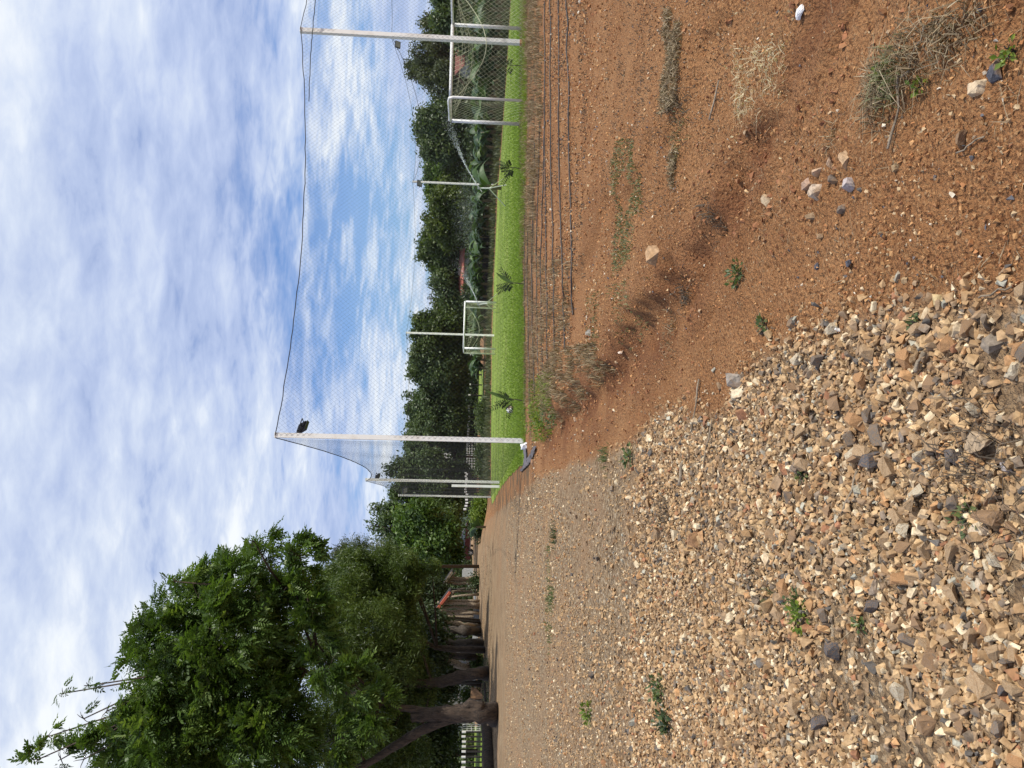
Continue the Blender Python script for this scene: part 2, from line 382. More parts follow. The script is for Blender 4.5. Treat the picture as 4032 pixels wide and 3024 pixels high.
    gcol = mixc(rm(vor.outputs['Distance'], [(.45, 0.), (.8, .6)]), gcol, (.19, .12, .065))
    gcol = mixc(rm(tnoise(t, .6, 5, .6, tc), [(.45, 0), (.62, .6)]), gcol, (.43, .26, .14))
    col = mixc(att('gravel'), soil, gcol)
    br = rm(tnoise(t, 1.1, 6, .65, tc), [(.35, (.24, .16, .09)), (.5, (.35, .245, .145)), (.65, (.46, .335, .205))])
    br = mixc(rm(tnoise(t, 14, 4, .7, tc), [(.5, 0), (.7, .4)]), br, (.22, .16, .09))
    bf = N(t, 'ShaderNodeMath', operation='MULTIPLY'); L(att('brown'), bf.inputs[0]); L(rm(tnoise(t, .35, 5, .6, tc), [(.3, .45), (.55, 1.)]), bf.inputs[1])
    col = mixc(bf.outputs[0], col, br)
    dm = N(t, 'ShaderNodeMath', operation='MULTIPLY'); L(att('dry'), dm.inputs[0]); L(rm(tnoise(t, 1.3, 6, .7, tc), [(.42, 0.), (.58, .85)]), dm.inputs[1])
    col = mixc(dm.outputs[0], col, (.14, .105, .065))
    wm = N(t, 'ShaderNodeMath', operation='MULTIPLY'); L(att('gully_band'), wm.inputs[0]); L(rm(tnoise(t, 2.3, 4, .6, tc), [(.35, .1), (.6, .6)]), wm.inputs[1])
    col = mixc(wm.outputs[0], col, (.17, .06, .03))  # earth turned darker red in patches along the gully line
    L(col, bs.inputs['Base Color']); bs.inputs['Roughness'].default_value = .95; bs.inputs['Specular IOR Level'].default_value = .15
    h = N(t, 'ShaderNodeMath', operation='ADD'); L(tnoise(t, 30, 6, .75, tc), h.inputs[0]); L(tnoise(t, 110, 3, .6, tc), h.inputs[1])
    h2 = N(t, 'ShaderNodeMath', operation='ADD'); L(h.outputs[0], h2.inputs[0]); L(tnoise(t, 5, 4, .6, tc), h2.inputs[1])
    h3 = N(t, 'ShaderNodeMath', operation='MULTIPLY_ADD'); L(pv.outputs['Distance'], h3.inputs[0]); h3.inputs[1].default_value = -.7; L(h2.outputs[0], h3.inputs[2]); h2 = h3
    bp = N(t, 'ShaderNodeBump'); bp.inputs['Strength'].default_value = .9; bp.inputs['Distance'].default_value = .045
    L(h2.outputs[0], bp.inputs['Height']); L(bp.outputs[0], bs.inputs['Normal'])
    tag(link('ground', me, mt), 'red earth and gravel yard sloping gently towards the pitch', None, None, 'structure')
build_ground()

# ---------------------------------------------------------------- lawns
lawn_px = [(2058, -260), (2058, 0), (2056, 400), (2058, 800), (2060, 1200), (2061, 1740), (2071, 1780), (2060, 1825), (2015, 1870), (1988, 1897), (1962, 1940), (1938, 1985), (1934, 1957),
           (1934, 1700), (1937, 1400), (1945, 1100), (1961, 750), (1974, 600), (1995, 300), (2013, 0), (2026, -260)]
def noisy_poly(pts, n, amp, seed):
    out = []
    for i in range(len(pts)):
        a, b = np.array(pts[i]), np.array(pts[(i+1) % len(pts)])
        k = max(1, int(np.linalg.norm(b-a)/n))
        for j in range(k):
            p = a+(b-a)*j/k; out.append(p+(random.random()-.5)*amp)
    return out
def lawn_sheet(name, px, mat, label, dz=.012, flat=True):
    P = noisy_poly([G0(a, b)[:2] for a, b in px], .5, .10, 1)
    bm = bmesh.new(); vs = [bm.verts.new((p[0], p[1], 0)) for p in P]
    f = bm.faces.new(vs); bmesh.ops.triangulate(bm, faces=[f])
    for it in range(3):
        es = [e for e in bm.edges if e.calc_length() > 2.5]
        if es: bmesh.ops.subdivide_edges(bm, edges=es, cuts=1); bmesh.ops.triangulate(bm, faces=bm.faces[:])
    for v in bm.verts: v.co.z = gz1(v.co.x, v.co.y)+dz
    bmesh.ops.recalc_face_normals(bm, faces=bm.faces[:])
    if sum(f.normal.z for f in bm.faces) < 0: bmesh.ops.reverse_faces(bm, faces=bm.faces[:])
    me = bpy.data.meshes.new(name); bm.to_mesh(me); bm.free()
    return tag(link(name, me, mat, smooth=True), label, None, None, 'structure'), np.array(P)
def mat_lawn():
    mt, t, b, o = mat_new('lawn'); L = t.links.new; tc = N(t, 'ShaderNodeTexCoord').outputs['Object']
    r = ramp(t, [(.35, (.155, .225, .03)), (.5, (.205, .285, .04)), (.66, (.27, .32, .07))]); L(tnoise(t, .45, 5, .6, tc), r.inputs[0])
    mp = N(t, 'ShaderNodeMapping'); mp.inputs['Rotation'].default_value = (0, 0, R(-10)); mp.inputs['Scale'].default_value = (.06, .8, 1); L(tc, mp.inputs[0])
    st = ramp(t, [(.42, .82), (.58, 1.12)]); L(tnoise(t, 1, 2, .5, mp.outputs[0]), st.inputs[0])
    m1 = N(t, 'ShaderNodeMixRGB', blend_type='MULTIPLY'); m1.inputs[0].default_value = 1; L(r.outputs[0], m1.inputs[1]); L(st.outputs[0], m1.inputs[2])
    r2 = ramp(t, [(.35, .72), (.65, 1.15)]); L(tnoise(t, 18, 6, .8, tc), r2.inputs[0])
    m2 = N(t, 'ShaderNodeMixRGB', blend_type='MULTIPLY'); m2.inputs[0].default_value = 1; L(m1.outputs[0], m2.inputs[1]); L(r2.outputs[0], m2.inputs[2])
    L(m2.outputs[0], b.inputs['Base Color']); b.inputs['Roughness'].default_value = .8; b.inputs['Specular IOR Level'].default_value = .2
    bp = N(t, 'ShaderNodeBump'); bp.inputs['Strength'].default_value = .8; bp.inputs['Distance'].default_value = .05
    L(tnoise(t, 40, 5, .8, tc), bp.inputs['Height']); L(bp.outputs[0], b.inputs['Normal']); return mt
M_lawn = mat_lawn()
_, lawnP = lawn_sheet('lawn', lawn_px, M_lawn, 'bright green mown lawn of the small football pitch inside the nets')
lawn_sheet('paddock_grass', [(1899, 2862), (1901, 2950), (1905, 3120), (1842, 3120), (1842, 2950), (1842, 2862)], M_lawn, 'green grass paddock behind the post fence under the trees', .02)
lawn_sheet('far_grass', [(1905, 1440), (1905, 1640), (1880, 1640), (1880, 1440)], M_lawn, 'green grass patch behind the far fence left of the far goal', .02)

def inside(P, x, y):
    c = np.zeros(x.shape, bool); n = len(P)
    for i in range(n):
        a, b = P[i], P[(i+1) % n]
        with np.errstate(divide='ignore', invalid='ignore'):
            t = ((a[1] > y) != (b[1] > y)) & (x < (b[0]-a[0])*(y-a[1])/(b[1]-a[1]+1e-12)+a[0])
        c ^= t
    return c
blade_u = np.array([[-.5, 0, 0], [.5, 0, 0], [.32, 0, .6], [-.32, 0, .6], [0, 0, 1.]])
def blades(pos, h, w, lean=.35, shade=None):
    """each blade: bent quad + tip, as 2 quads"""
    n = len(pos); a = rng.uniform(0, 2*np.pi, n); c, s = np.cos(a), np.sin(a)
    la = rng.uniform(0, 2*np.pi, n); ln = rng.uniform(.2, 1, n)*lean*h
    lx, ly = np.cos(la)*ln, np.sin(la)*ln
    V = np.zeros((n, 6, 3))
    for i, (q, k) in enumerate([(0, 1.), (.55, .8), (1., .15)]):
        for j, sg in enumerate((-1, 1)):
            V[:, i*2+j, 0] = pos[:, 0]+c*w*k*.5*sg+lx*q*q; V[:, i*2+j, 1] = pos[:, 1]+s*w*k*.5*sg+ly*q*q; V[:, i*2+j, 2] = pos[:, 2]+h*q*np.sqrt(np.maximum(.1, 1-(lean*q)**2*.5))
    F = np.array([[0, 1, 3, 2], [2, 3, 5, 4]]); F = (F[None]+(np.arange(n)*6)[:, None, None]).reshape(-1, 4)
    sh = np.repeat(rng.uniform(0, 1, n) if shade is None else shade, 6)
    return V.reshape(-1, 3), F, sh
def blade_obj(name, pos, h, w, mat, lean=.35, shade=None, org=None):
    V, F, sh = blades(pos, h, w, lean, shade)
    if org is not None: V = V-np.array(org)
    o = link(name, mesh_np(name, V, F, shade=sh), mat)
    if org is not None: o.location = org
    return o
# short grass standing along the near part of the lawn
n = 60000
x = rng.uniform(-6, 19, n*2); y = 17+rng.exponential(5.5, n*2)
ok = inside(lawnP, x, y); x, y = x[ok][:n], y[ok][:n]
pos = np.stack([x, y, gz(x, y)+.01], 1); dd = np.hypot(x, y)
tag(blade_obj('lawn_grass', pos, rng.uniform(.025, .06, len(x)), .008+.0004*dd, M_grass), 'short green grass blades of the pitch lawn', 'grass', None, 'stuff')

# ---------------------------------------------------------------- stones
def rock_unit(seed, n=11, flat=.6):
    r = random.Random(seed); bm = bmesh.new()
    sh = r.uniform(-.4, .4); tp = r.uniform(.3, .8); ry = r.uniform(.62, .9)
    for _ in range(n):
        v = [r.uniform(-1, 1) for _ in range(3)]; a = r.choice((0, 1, 2, 2)); v[a] = math.copysign(1, v[a]); b = (a+r.choice((1, 2))) % 3; v[b] = math.copysign(r.uniform(.7, 1), v[b])
        k = 1-tp*.5*(v[2]+1)*.6
        bm.verts.new(((v[0]*k+sh*v[2]*.3)*.47, v[1]*k*.47*ry, v[2]*.47*flat))
    res = bmesh.ops.convex_hull(bm, input=bm.verts[:])
    bmesh.ops.delete(bm, geom=[g for g in res['geom_interior'] if isinstance(g, bmesh.types.BMVert)], context='VERTS')
    bmesh.ops.triangulate(bm, faces=bm.faces[:]); bm.verts.index_update()
    V = np.array([v.co[:] for v in bm.verts]); F = np.array([[v.index for v in f.verts] for f in bm.faces]); bm.free()
    return V, F
def rough_rock(seed, n, flat, cuts=2, amp=.035):
    V, F = rock_unit(seed, n, flat); bm = bmesh.new(); vs = [bm.verts.new(v) for v in V]
    for f in F: bm.faces.new([vs[i] for i in f])
    bmesh.ops.subdivide_edges(bm, edges=bm.edges[:], cuts=cuts, use_grid_fill=True, fractal=.25, along_normal=.3, seed=seed); bmesh.ops.triangulate(bm, faces=bm.faces[:])
    r = random.Random(seed)
    for v in bm.verts: v.co += Vector((r.uniform(-1, 1), r.uniform(-1, 1), r.uniform(-1, 1)))*amp*.5
    bm.verts.index_update(); V = np.array([v.co[:] for v in bm.verts]); F = np.array([[v.index for v in f.verts] for f in bm.faces]); bm.free(); return V, F
units = [rock_unit(i, random.Random(i).choice([9, 10, 12, 14]), random.Random(i+99).uniform(.4, .85)) for i in range(26)]
small_units = [rock_unit(200+i, 7, .7) for i in range(10)]
TAN = [((.52, .35, .185), .28), ((.41, .265, .14), .26), ((.31, .21, .125), .14), ((.23, .175, .125), .07), ((.13, .115, .10), .045), ((.72, .58, .38), .11), ((.50, .28, .13), .06), ((.36, .17, .09), .03), ((.42, .40, .32), .02)]
def pick_cols(n, table, rg=rng):
    w = np.array([t[1] for t in table]); i = rg.choice(len(table), n, p=w/w.sum())
    return np.array([t[0] for t in table])[i]*rg.uniform(.8, 1.2, (n, 1))
def scatter_rocks(name, pos, size, cols, label, us, mat=None, lay=True):
    Vs, Fs, Cs = [], [], []; b = 0; k = rng.integers(0, len(us), len(pos))
    for u, (UV, UF) in enumerate(us):
        s = k == u; n = int(s.sum())
        if not n: continue
        if lay:
            a = rng.uniform(0, 2*np.pi, n); T = rots(n, 'dirs', np.stack([np.cos(a), np.sin(a), rng.normal(0, .4, n)], 1))
        else: T = rots(n)
        sc = size[s][:, None]*rng.uniform(.7, 1.3, (n, 3))
        V, F = instances(UV, UF, pos[s], T, sc)
        Vs.append(V); Fs.append(F+b); Cs.append(np.repeat(cols[s], len(UV), 0)); b += len(V)
    me = mesh_np(name, np.vstack(Vs), np.vstack(Fs), col=np.vstack(Cs))
    o = link(name, me, mat or M_stone); return tag(o, label, 'gravel', None, 'stuff')
def scatter_xy(n, dmin, dmax, amin, amax, p=1.0):
    u = rng.uniform(0, 1, n); d = (dmin**(2-p)+(dmax**(2-p)-dmin**(2-p))*u)**(1/(2-p)) if p != 2 else dmin*(dmax/dmin)**u
    a = np.radians(rng.uniform(amin, amax, n)); return np.sin(a)*d, np.cos(a)*d
def gravel():
    # coarse stones close by, finer ones farther off
    P, S, C = [], [], []
    for n, dmin, dmax, p, s0, s1, thr in ((1000, 1.3, 8, 1.3, .045, .085, .52), (25000, 1.3, 7, 1.15, .020, .046, .42), (20000, 1.3, 6, 1.1, .010, .026, .35), (40000, 5, 26, 1.45, .018, .042, .5), (1300, 6, 24, 1.4, .05, .08, .55)):
        x, y = scatter_xy(n, dmin, dmax, -34, 14, p)
        g, br, _, _ = masks(x, y, .55); pr = g*(1-br*.45)
        ok = rng.uniform(0, .9, n) < pr**1.3
        # bare earth patches in the gravel
        bare = fbm(x*.7, y*.7, 77, 3); ok &= (bare < .57) | (rng.uniform(0, 1, n) < .3)
        x, y = x[ok], y[ok]; s = s0+(s1-s0)*rng.uniform(0, 1, len(x))**1.8
        P.append(np.stack([x, y, gz(x, y)+s*rng.uniform(-.08, .30, len(x))+.004], 1)); S.append(s); C.append(pick_cols(len(x), TAN))
    # loose stones strewn on red earth near the gravel edge
    x, y = scatter_xy(9000, 1.5, 10, -34, 34, 1.4); g = masks(x, y)[0]
    ok = (rng.uniform(0, 1, len(x)) < g*.5+.02); x, y = x[ok], y[ok]; s = .015+.04*rng.uniform(0, 1, len(x))**3
    P.append(np.stack([x, y, gz(x, y)+s*.15], 1)); S.append(s); C.append(pick_cols(len(x), TAN))
    P, S, C = np.vstack(P), np.concatenate(S), np.vstack(C)
    v, u, z = proj(P); app = np.where((v < 4100) & (u < 3060) & (u > -40), S/z, 0)
    big = np.argsort(-app)[:110]; keep = np.ones(len(P), bool); keep[big] = False
    scatter_rocks('gravel', P[keep], S[keep], C[keep], 'tan and brown crushed stone gravel covering the yard', units)
    # the largest as individual stones
    names = [('pale cream', (.55, .47, .34)), ('tan', (.42, .29, .17)), ('brown', (.30, .19, .11)), ('grey brown', (.21, .17, .135)), ('orange brown', (.45, .25, .12)), ('dark grey', (.12, .11, .11))]
    protos = []; used = {}
    LM = [(2110, 1000, 'the dead twig tangle'), (2132, 962, 'the white veined brown stone'), (1737, 1330, 'the yellow green weed'), (2100, 1110, 'the small green sprigs'), (2150, 745, 'the grey brown border block'), (2120, 1145, 'the cream rounded stone'), (2125, 1260, 'the pale slab'),
          (2000, 780, 'the thick pale stick'), (1978, 1500, 'the pale twig'), (1865, 1350, 'the tiny green sprout'), (2190, 800, 'the cream slab'), (1960, 945, 'the grey stone'), (2075, 715, 'the pale rock at the gravel tip')]
    for i in range(18):
        UV, UF = rough_rock(500+i, 13, random.Random(i).uniform(.45, .8)); nm, c = names[[0, 1, 1, 2, 1, 3, 1, 4, 2, 1, 5, 1, 2, 3, 1, 4, 0, 2][i]]
        protos.append((mesh_np('large_stone', UV, UF, col=np.array(c)), nm))
        protos[-1][0].materials.append(M_stone)
    for q, i in enumerate(big):
        me, nm = protos[q % 18]; o = bpy.data.objects.new('large_stone', me); COL.objects.link(o)
        s = float(S[i]); o.location = (*P[i][:2], float(P[i][2])+.15*s); o.rotation_euler = (random.uniform(-.5, .5), random.uniform(-.5, .5), random.uniform(0, 6.28))
        o.scale = (s*1.15, s*random.uniform(.8, 1.1), s)
        a, b = float(v[i])/S2, float(u[i])/S2; lm = min(LM, key=lambda q: math.hypot(q[0]-a, q[1]-b)); dv, du = a-lm[0], b-lm[1]; ds = math.hypot(dv, du)
        where = ('left' if du > 0 else 'right')+' of' if abs(du) > abs(dv) else ('below' if dv > 0 else 'above')
        used.setdefault((nm, where, lm[2]), 0); used[(nm, where, lm[2])] += 1; k = used[(nm, where, lm[2])]
        shape = ['', 'blocky ', 'wedge shaped ', 'flat ', 'rough '][(q//6) % 5]
        tag(o, f'{nm} {shape}gravel stone {"close " if ds < 70 else "well "}{where} {lm[2]}'+('' if k == 1 else f', {["", "", "second", "third", "fourth", "fifth", "sixth", "seventh", "eighth", "ninth"][min(k, 9)]} largest there'), 'stone', 'larger stones lying in the coarse gravel')
gravel()
def pebbles():
    x, y = scatter_xy(66000, 1.3, 17, -34, 34, 1.35); g = masks(x, y)[0]; q_, s_ = pdist(x, y, gully); ok = (g < .75) & (((q_*s_ > -.05) | (q_*s_ < -1.1)) | (rng.uniform(0, 1, len(x)) < .4)) & (fbm(x*1.3, y*1.3, 88, 3)+rng.uniform(-.25, .25, len(x)) > .42); x, y = x[ok], y[ok]
    s = (.005+.012*rng.uniform(0, 1, len(x))**2)*np.clip(np.hypot(x, y)/5, 1, 2.2)
    tab = [((.38, .17, .068), .40), ((.48, .26, .11), .3), ((.52, .38, .22), .12), ((.27, .12, .055), .13), ((.10, .10, .11), .04), ((.66, .58, .45), .03)]
    o = scatter_rocks('soil_crumbs', np.stack([x, y, gz(x, y)+s*.35+.004], 1), s*1.2, pick_cols(len(x), tab), 'reddish crumbs and pebbles strewn over the bare earth', small_units, M_peb)
pebbles()
def clods():
    n = 3400; i = rng.integers(0, len(gully)-1, n); t = rng.uniform(0, 1, n)[:, None]; P = gully[i]*(1-t)+gully[i+1]*t+rng.normal(size=(n, 2))*[.45, .5]
    ok = fbm(P[:, 0]*2, P[:, 1]*2, 71, 3) > .48; P = P[ok]; s = .010+.03*rng.uniform(0, 1, len(P))**3
    scatter_rocks('earth_clods', np.column_stack([P, gz(P[:, 0], P[:, 1])+s*.3]), s, pick_cols(len(P), [((.30, .13, .06), .5), ((.36, .17, .08), .3), ((.24, .10, .05), .15), ((.46, .32, .19), .05)]), 'clods of red earth tumbled along the eroded gully', small_units, M_peb)
clods()
ROCKS = [  # x, y (2212 scale), length px, colour, flat, label
 (1418, 552, 40, (.44, .28, .155), .8, 'large tan angular rock standing alone on the red earth bank'),
 (1663, 434, 32, (.58, .44, .28), .7, 'squarish pale tan rock beside the two small clods uphill of the dry grass'),
 (2118, 192, 50, (.60, .46, .30), .6, 'cream pink rock lying beside the dark oval slate'),
 (2155, 155, 50, (.085, .085, .10), .45, 'smooth dark slate oval stone beside the cream rock'),
 (1727, 27, 34, (.85, .84, .82), .2, 'bright white flat stone on bare earth, far right of the yard'),
 (1768, 413, 40, (.55, .42, .30), .6, 'pale pointed rock, sunlit, lowest of the small rock heap'),
 (1745, 402, 28, (.42, .28, .20), .6, 'reddish rock tucked behind the pale pointed rock'),
 (1829, 352, 46, (.50, .33, .19), .5, 'long tan rock at the right of the small rock heap'),
 (1768, 372, 26, (.55, .38, .25), .7, 'small orange tan rock on top of the small rock heap'),
 (1798, 348, 26, (.40, .27, .18), .5, 'thin brown rock wedged in the small rock heap'),
 (1838, 397, 28, (.44, .38, .36), .8, 'greyish pink rock at the foot of the small rock heap'),
 (1803, 385, 24, (.20, .15, .11), .7, 'dark brown rock in the middle of the small rock heap'),
 (1820, 450, 28, (.25, .19, .14), .6, 'dull brown rock on bare earth below the small rock heap'),
 (1595, 822, 40, (.30, .26, .22), .8, 'grey angular rock at the upper edge of the gravel'),
 (1598, 852, 34, (.62, .52, .36), .7, 'cream striped rock beside the grey rock at the gravel edge'),
 (1273, 717, 22, (.40, .36, .30), .5, 'grey flat stone standing near the hose ends'),
 (1350, 762, 14, (.70, .58, .48), .7, 'small pinkish white stone at the edge of the gully weeds'),
 (1810, 713, 18, (.78, .75, .70), .7, 'small white stone on red earth above the gravel'),
 (1938, 362, 26, (.32, .22, .12), .5, 'two tone brown stone on pebbly earth right of the yard'),
 (1766, 575, 18, (.10, .10, .12), .4, 'small flat slate stone on the smooth red slope'),
 (1835, 570, 18, (.10, .10, .12), .5, 'small dark slate chip among earth pebbles'),
 (1925, 195, 24, (.09, .085, .09), .4, 'dark slate stone half buried by the dry grass clump'),
 (1510, 1165, 40, (.30, .17, .09), .8, 'brown block of stone lying on the fine gravel'),
 (2132, 962, 76, (.42, .31, .20), .55, 'largest brown stone with white vein in the gravel'),
 (2075, 715, 40, (.50, .38, .24), .6, 'pale rock at the tip of the coarse gravel'),
 (2030, 650, 34, (.55, .42, .22), .6, 'yellowish rock on the border of gravel and red earth'),
 (2150, 745, 46, (.26, .21, .16), .7, 'grey brown block at the coarse gravel border'),
 (2190, 800, 40, (.56, .47, .33), .5, 'cream slab near the lower border of the gravel'),
 (2120, 1145, 44, (.60, .48, .33), .6, 'cream rounded stone in the middle of the gravel'),
 (1895, 1270, 36, (.28, .21, .15), .6, 'flat grey brown stone sunk in the fine gravel'),
 (2125, 1260, 40, (.58, .46, .32), .5, 'pale slab in the gravel left of the weeds'),
 (1960, 945, 34, (.27, .22, .18), .6, 'grey stone where coarse gravel meets finer gravel'),
 (1152, 1000, 14, (.30, .17, .10), .6, 'small reddish clod beside the grey plastic sheet'),
 (1245, 905, 12, (.50, .36, .25), .6, 'small pale stone under the bank weeds near the white post'),
 (2180, 1010, 30, (.34, .30, .29), .7, 'grey lilac stone at the lower edge beside dead twigs')]
def placed_rocks():
    for i, (a, b, L_, c, fl, lab) in enumerate(ROCKS):
        p = G2(a, b); z = float((p-CAM)@Fw); s = L_*S2/FPX*z*1.12
        V, F = rough_rock(900+i, 15, max(fl, .3))
        V = V*np.array([1, 1, 1.])
        me = mesh_np('rock', V*s, F, col=np.array(c)); o = link('rock', me, M_stone)
        o.location = (p[0], p[1], p[2]+s*fl*.22); o.rotation_euler = (random.uniform(-.25, .25), random.uniform(-.25, .25), random.uniform(0, 6))
        tag(o, lab, 'rock')
placed_rocks()

# ---------------------------------------------------------------- irrigation hoses in the planting strip
HOSES = [((2148, -200), (2149, 600), (2155, 1050), (2163, 1462)), ((2171, -200), (2174, 600), (2183, 1050), (2191, 1425)), ((2202, -200), (2205, 600), (2220, 1050), (2229, 1385)),
         ((2232, -200), (2247, 600), (2256, 1050), (2262, 1238)), ((2068, 520), (2068, 800), (2069, 1200), (2068, 1650)), ((2080, 900), (2079, 1050), (2084, 1300), (2090, 1620)),
         ((2109, 560), (2096, 1050), (2100, 1300), (2108, 1560)), ((2129, 480), (2115, 1050), (2118, 1300), (2121, 1520)), ((2149, 480), (2133, 1050), (2134, 1300), (2140, 1500))]
HL = ['nearest of the black drip hoses on the bare strip', 'second black drip hose from the nearest', 'third black drip hose from the nearest', 'fourth black drip hose from the nearest', 'fifth black drip hose from the nearest',
      'sixth black drip hose from the nearest', 'seventh black drip hose from the nearest', 'eighth black drip hose, in the dry grass', 'black drip hose closest to the lawn edge']
order = sorted(range(9), key=lambda i: -HOSES[i][1][0]-HOSES[i][2][0])
for k, i in enumerate(order):
    h = HOSES[i]; P = []
    ys = np.linspace(h[0][1], h[-1][1], 60); xs = np.interp(ys, [q[1] for q in h], [q[0] for q in h])
    for a, b in zip(xs, ys):
        p = G(a, b); p[2] += .006+.022*float(vnoise(np.array(b*.011), np.array(i*3.), 4)+.15); p[1] += .03*math.sin(b*.02+i)+.02*random.uniform(-1, 1); P.append(p)
    mb = MB(); mb.tube(P, .012, 5); o = mb.obj('drip_hose', M_hose, org=P[0], smooth=True)
    tag(o, HL[k], 'hose', 'drip irrigation hoses on the planting strip')

# ---------------------------------------------------------------- posts, lamps, nets
PB = {'p1': (2060, 1736, 19.2), 'p2': (2054, 168, 21.), 'p3': (1969, 1899, 35.), 'p4': (1935, 1957, 50.6), 'p5': (1938, 1321, 53.), 'p6': (1961, 730, 55.), 'p7': (2003, 172, 40.)}
PP = {}
for k, (a, b, d) in PB.items():
    p = W(a, b, d); p[2] = gz1(p[0], p[1]); PP[k] = p
nd = (PP['p2']-PP['p1'])[:2]; nd = nd/np.linalg.norm(nd)
PP['p8'] = np.array([*(PP['p1'][:2]+nd*21.5), PP['p2'][2]])
LEAN = {'p1': .0, 'p2': .0}
PH = {'p1': 6.0, 'p2': 5.95, 'p3': 5.95, 'p4': 5.95, 'p5': 5.95, 'p6': 5.95, 'p7': 5.95, 'p8': 5.95}
TOP = {k: PP[k]+np.array([0, 0, PH[k]]) for k in PP}
PLAB = {'p1': 'tall white net post at the near left corner of the pitch with lamp on top', 'p2': 'tall white net post in front of the near goal, rusty at its foot',
        'p3': 'white net post with a short stub post beside it, left side of pitch', 'p4': 'white net post at the far left corner of the pitch', 'p5': 'white net post behind the far goal',
        'p6': 'white net post behind the sprinkler at the far right corner', 'p7': 'white net post on the right side hidden behind the near goal post'}
M_rust = plain('rusty_paint', (.62, .45, .28), (.5, .22, .08), 9, .8)
def lamp(parent, at, yaw, tilt, s=1., arm=None):
    """floodlight housing with fins, bracket, glass"""
    ca, sa = math.cos(yaw), math.sin(yaw)
    Rz = np.array([[ca, -sa, 0], [sa, ca, 0], [0, 0, 1]]); ct, st = math.cos(tilt), math.sin(tilt)
    Rx = np.array([[1, 0, 0], [0, ct, -st], [0, st, ct]]); M = Rz@Rx
    org = np.array(parent.location)
    mb = MB(); mb.box(at-org, (.36*s, .07*s, .28*s), M=M)
    for i in range(7): mb.box(at-org+M@np.array([(i-3)*.045*s, -.05*s, 0]), (.008*s, .04*s, .22*s), M=M)
    o = mb.obj('floodlight', M_black, parent)
    g = MB(); g.box(at-org+M@np.array([0, .038*s, 0]), (.31*s, .008*s, .23*s), M=M); g.obj('lamp_glass', M_glass, o)
    b = MB(); b.tube([at-org+M@np.array([-.19*s, 0, 0]), at-org+M@np.array([-.19*s, -.14*s, -.05*s]), at-org+M@np.array([.19*s, -.14*s, -.05*s]), at-org+M@np.array([.19*s, 0, 0])], .014*s, 5)
    if arm is not None: b.tube([at-org+M@np.array([0, -.14*s, -.05*s]), arm-org], .016*s, 5)
    b.obj('bracket', M_black, o)
for k in ('p1', 'p2', 'p3', 'p4', 'p5', 'p6', 'p7'):
    p = PP[k]; e = empty('net_post', p, PLAB[k], 'post', 'white net posts round the pitch')
    mb = MB(); w = .115 if k in ('p1', 'p2') else .12
    mb.box((0, 0, PH[k]/2-.05), (w, w, PH[k]+.1), .17); mb.obj('pole', M_post, e)
    c = MB(); c.box((0, 0, PH[k]+.012), (w+.02, w+.02, .024), .17); c.obj('cap', M_white, e)
    if k == 'p2':
        r = MB(); r.box((0, 0, .07), (w+.006, w+.006, .16), .17); r.obj('rusty_foot', M_rust, e)
    if k == 'p1': lamp(e, W(1192, 1684, 19.2), R(60), R(-35), 1.0, W(1185, 1703, 19.2))
    if k == 'p3':
        lamp(e, W(1487, 1879, 34.9), R(70), R(-50), 1.0, W(1487, 1893, 35)); q = MB(); q.box((-.19, -.03, 1.05), (.11, .11, 2.2), .17); q.obj('stub_post', M_white, e)
    if k == 'p4': lamp(e, W(1595, 1930, 50.4), R(150), R(-30), 1.2, W(1598, 1945, 50.6))
    if k == 'p6': lamp(e, W(1652, 722, 54.6), R(190), R(-25), 1.25, W(1655, 716, 55))
    if k == 'p7': lamp(e, W(1566, 168+8, 39.6), R(190), R(-25), 1.0, W(1568, 163, 40))
def catmid(a, b, sag, t): return a*(1-t)+b*t-np.array([0, 0, 4*sag*t*(1-t)])
def rope(name, a, b, sag, r, label, wig=.01, n=40, extra=None):
    P = [catmid(a, b, sag, t)+np.array([0, 0, random.uniform(-wig, wig)]) for t in np.linspace(0, 1, n)]
    if extra: P = P+extra
    mb = MB(); mb.tube(P, r, 4); o = mb.obj(name, M_cord, org=P[0]); return tag(o, label, 'cable')
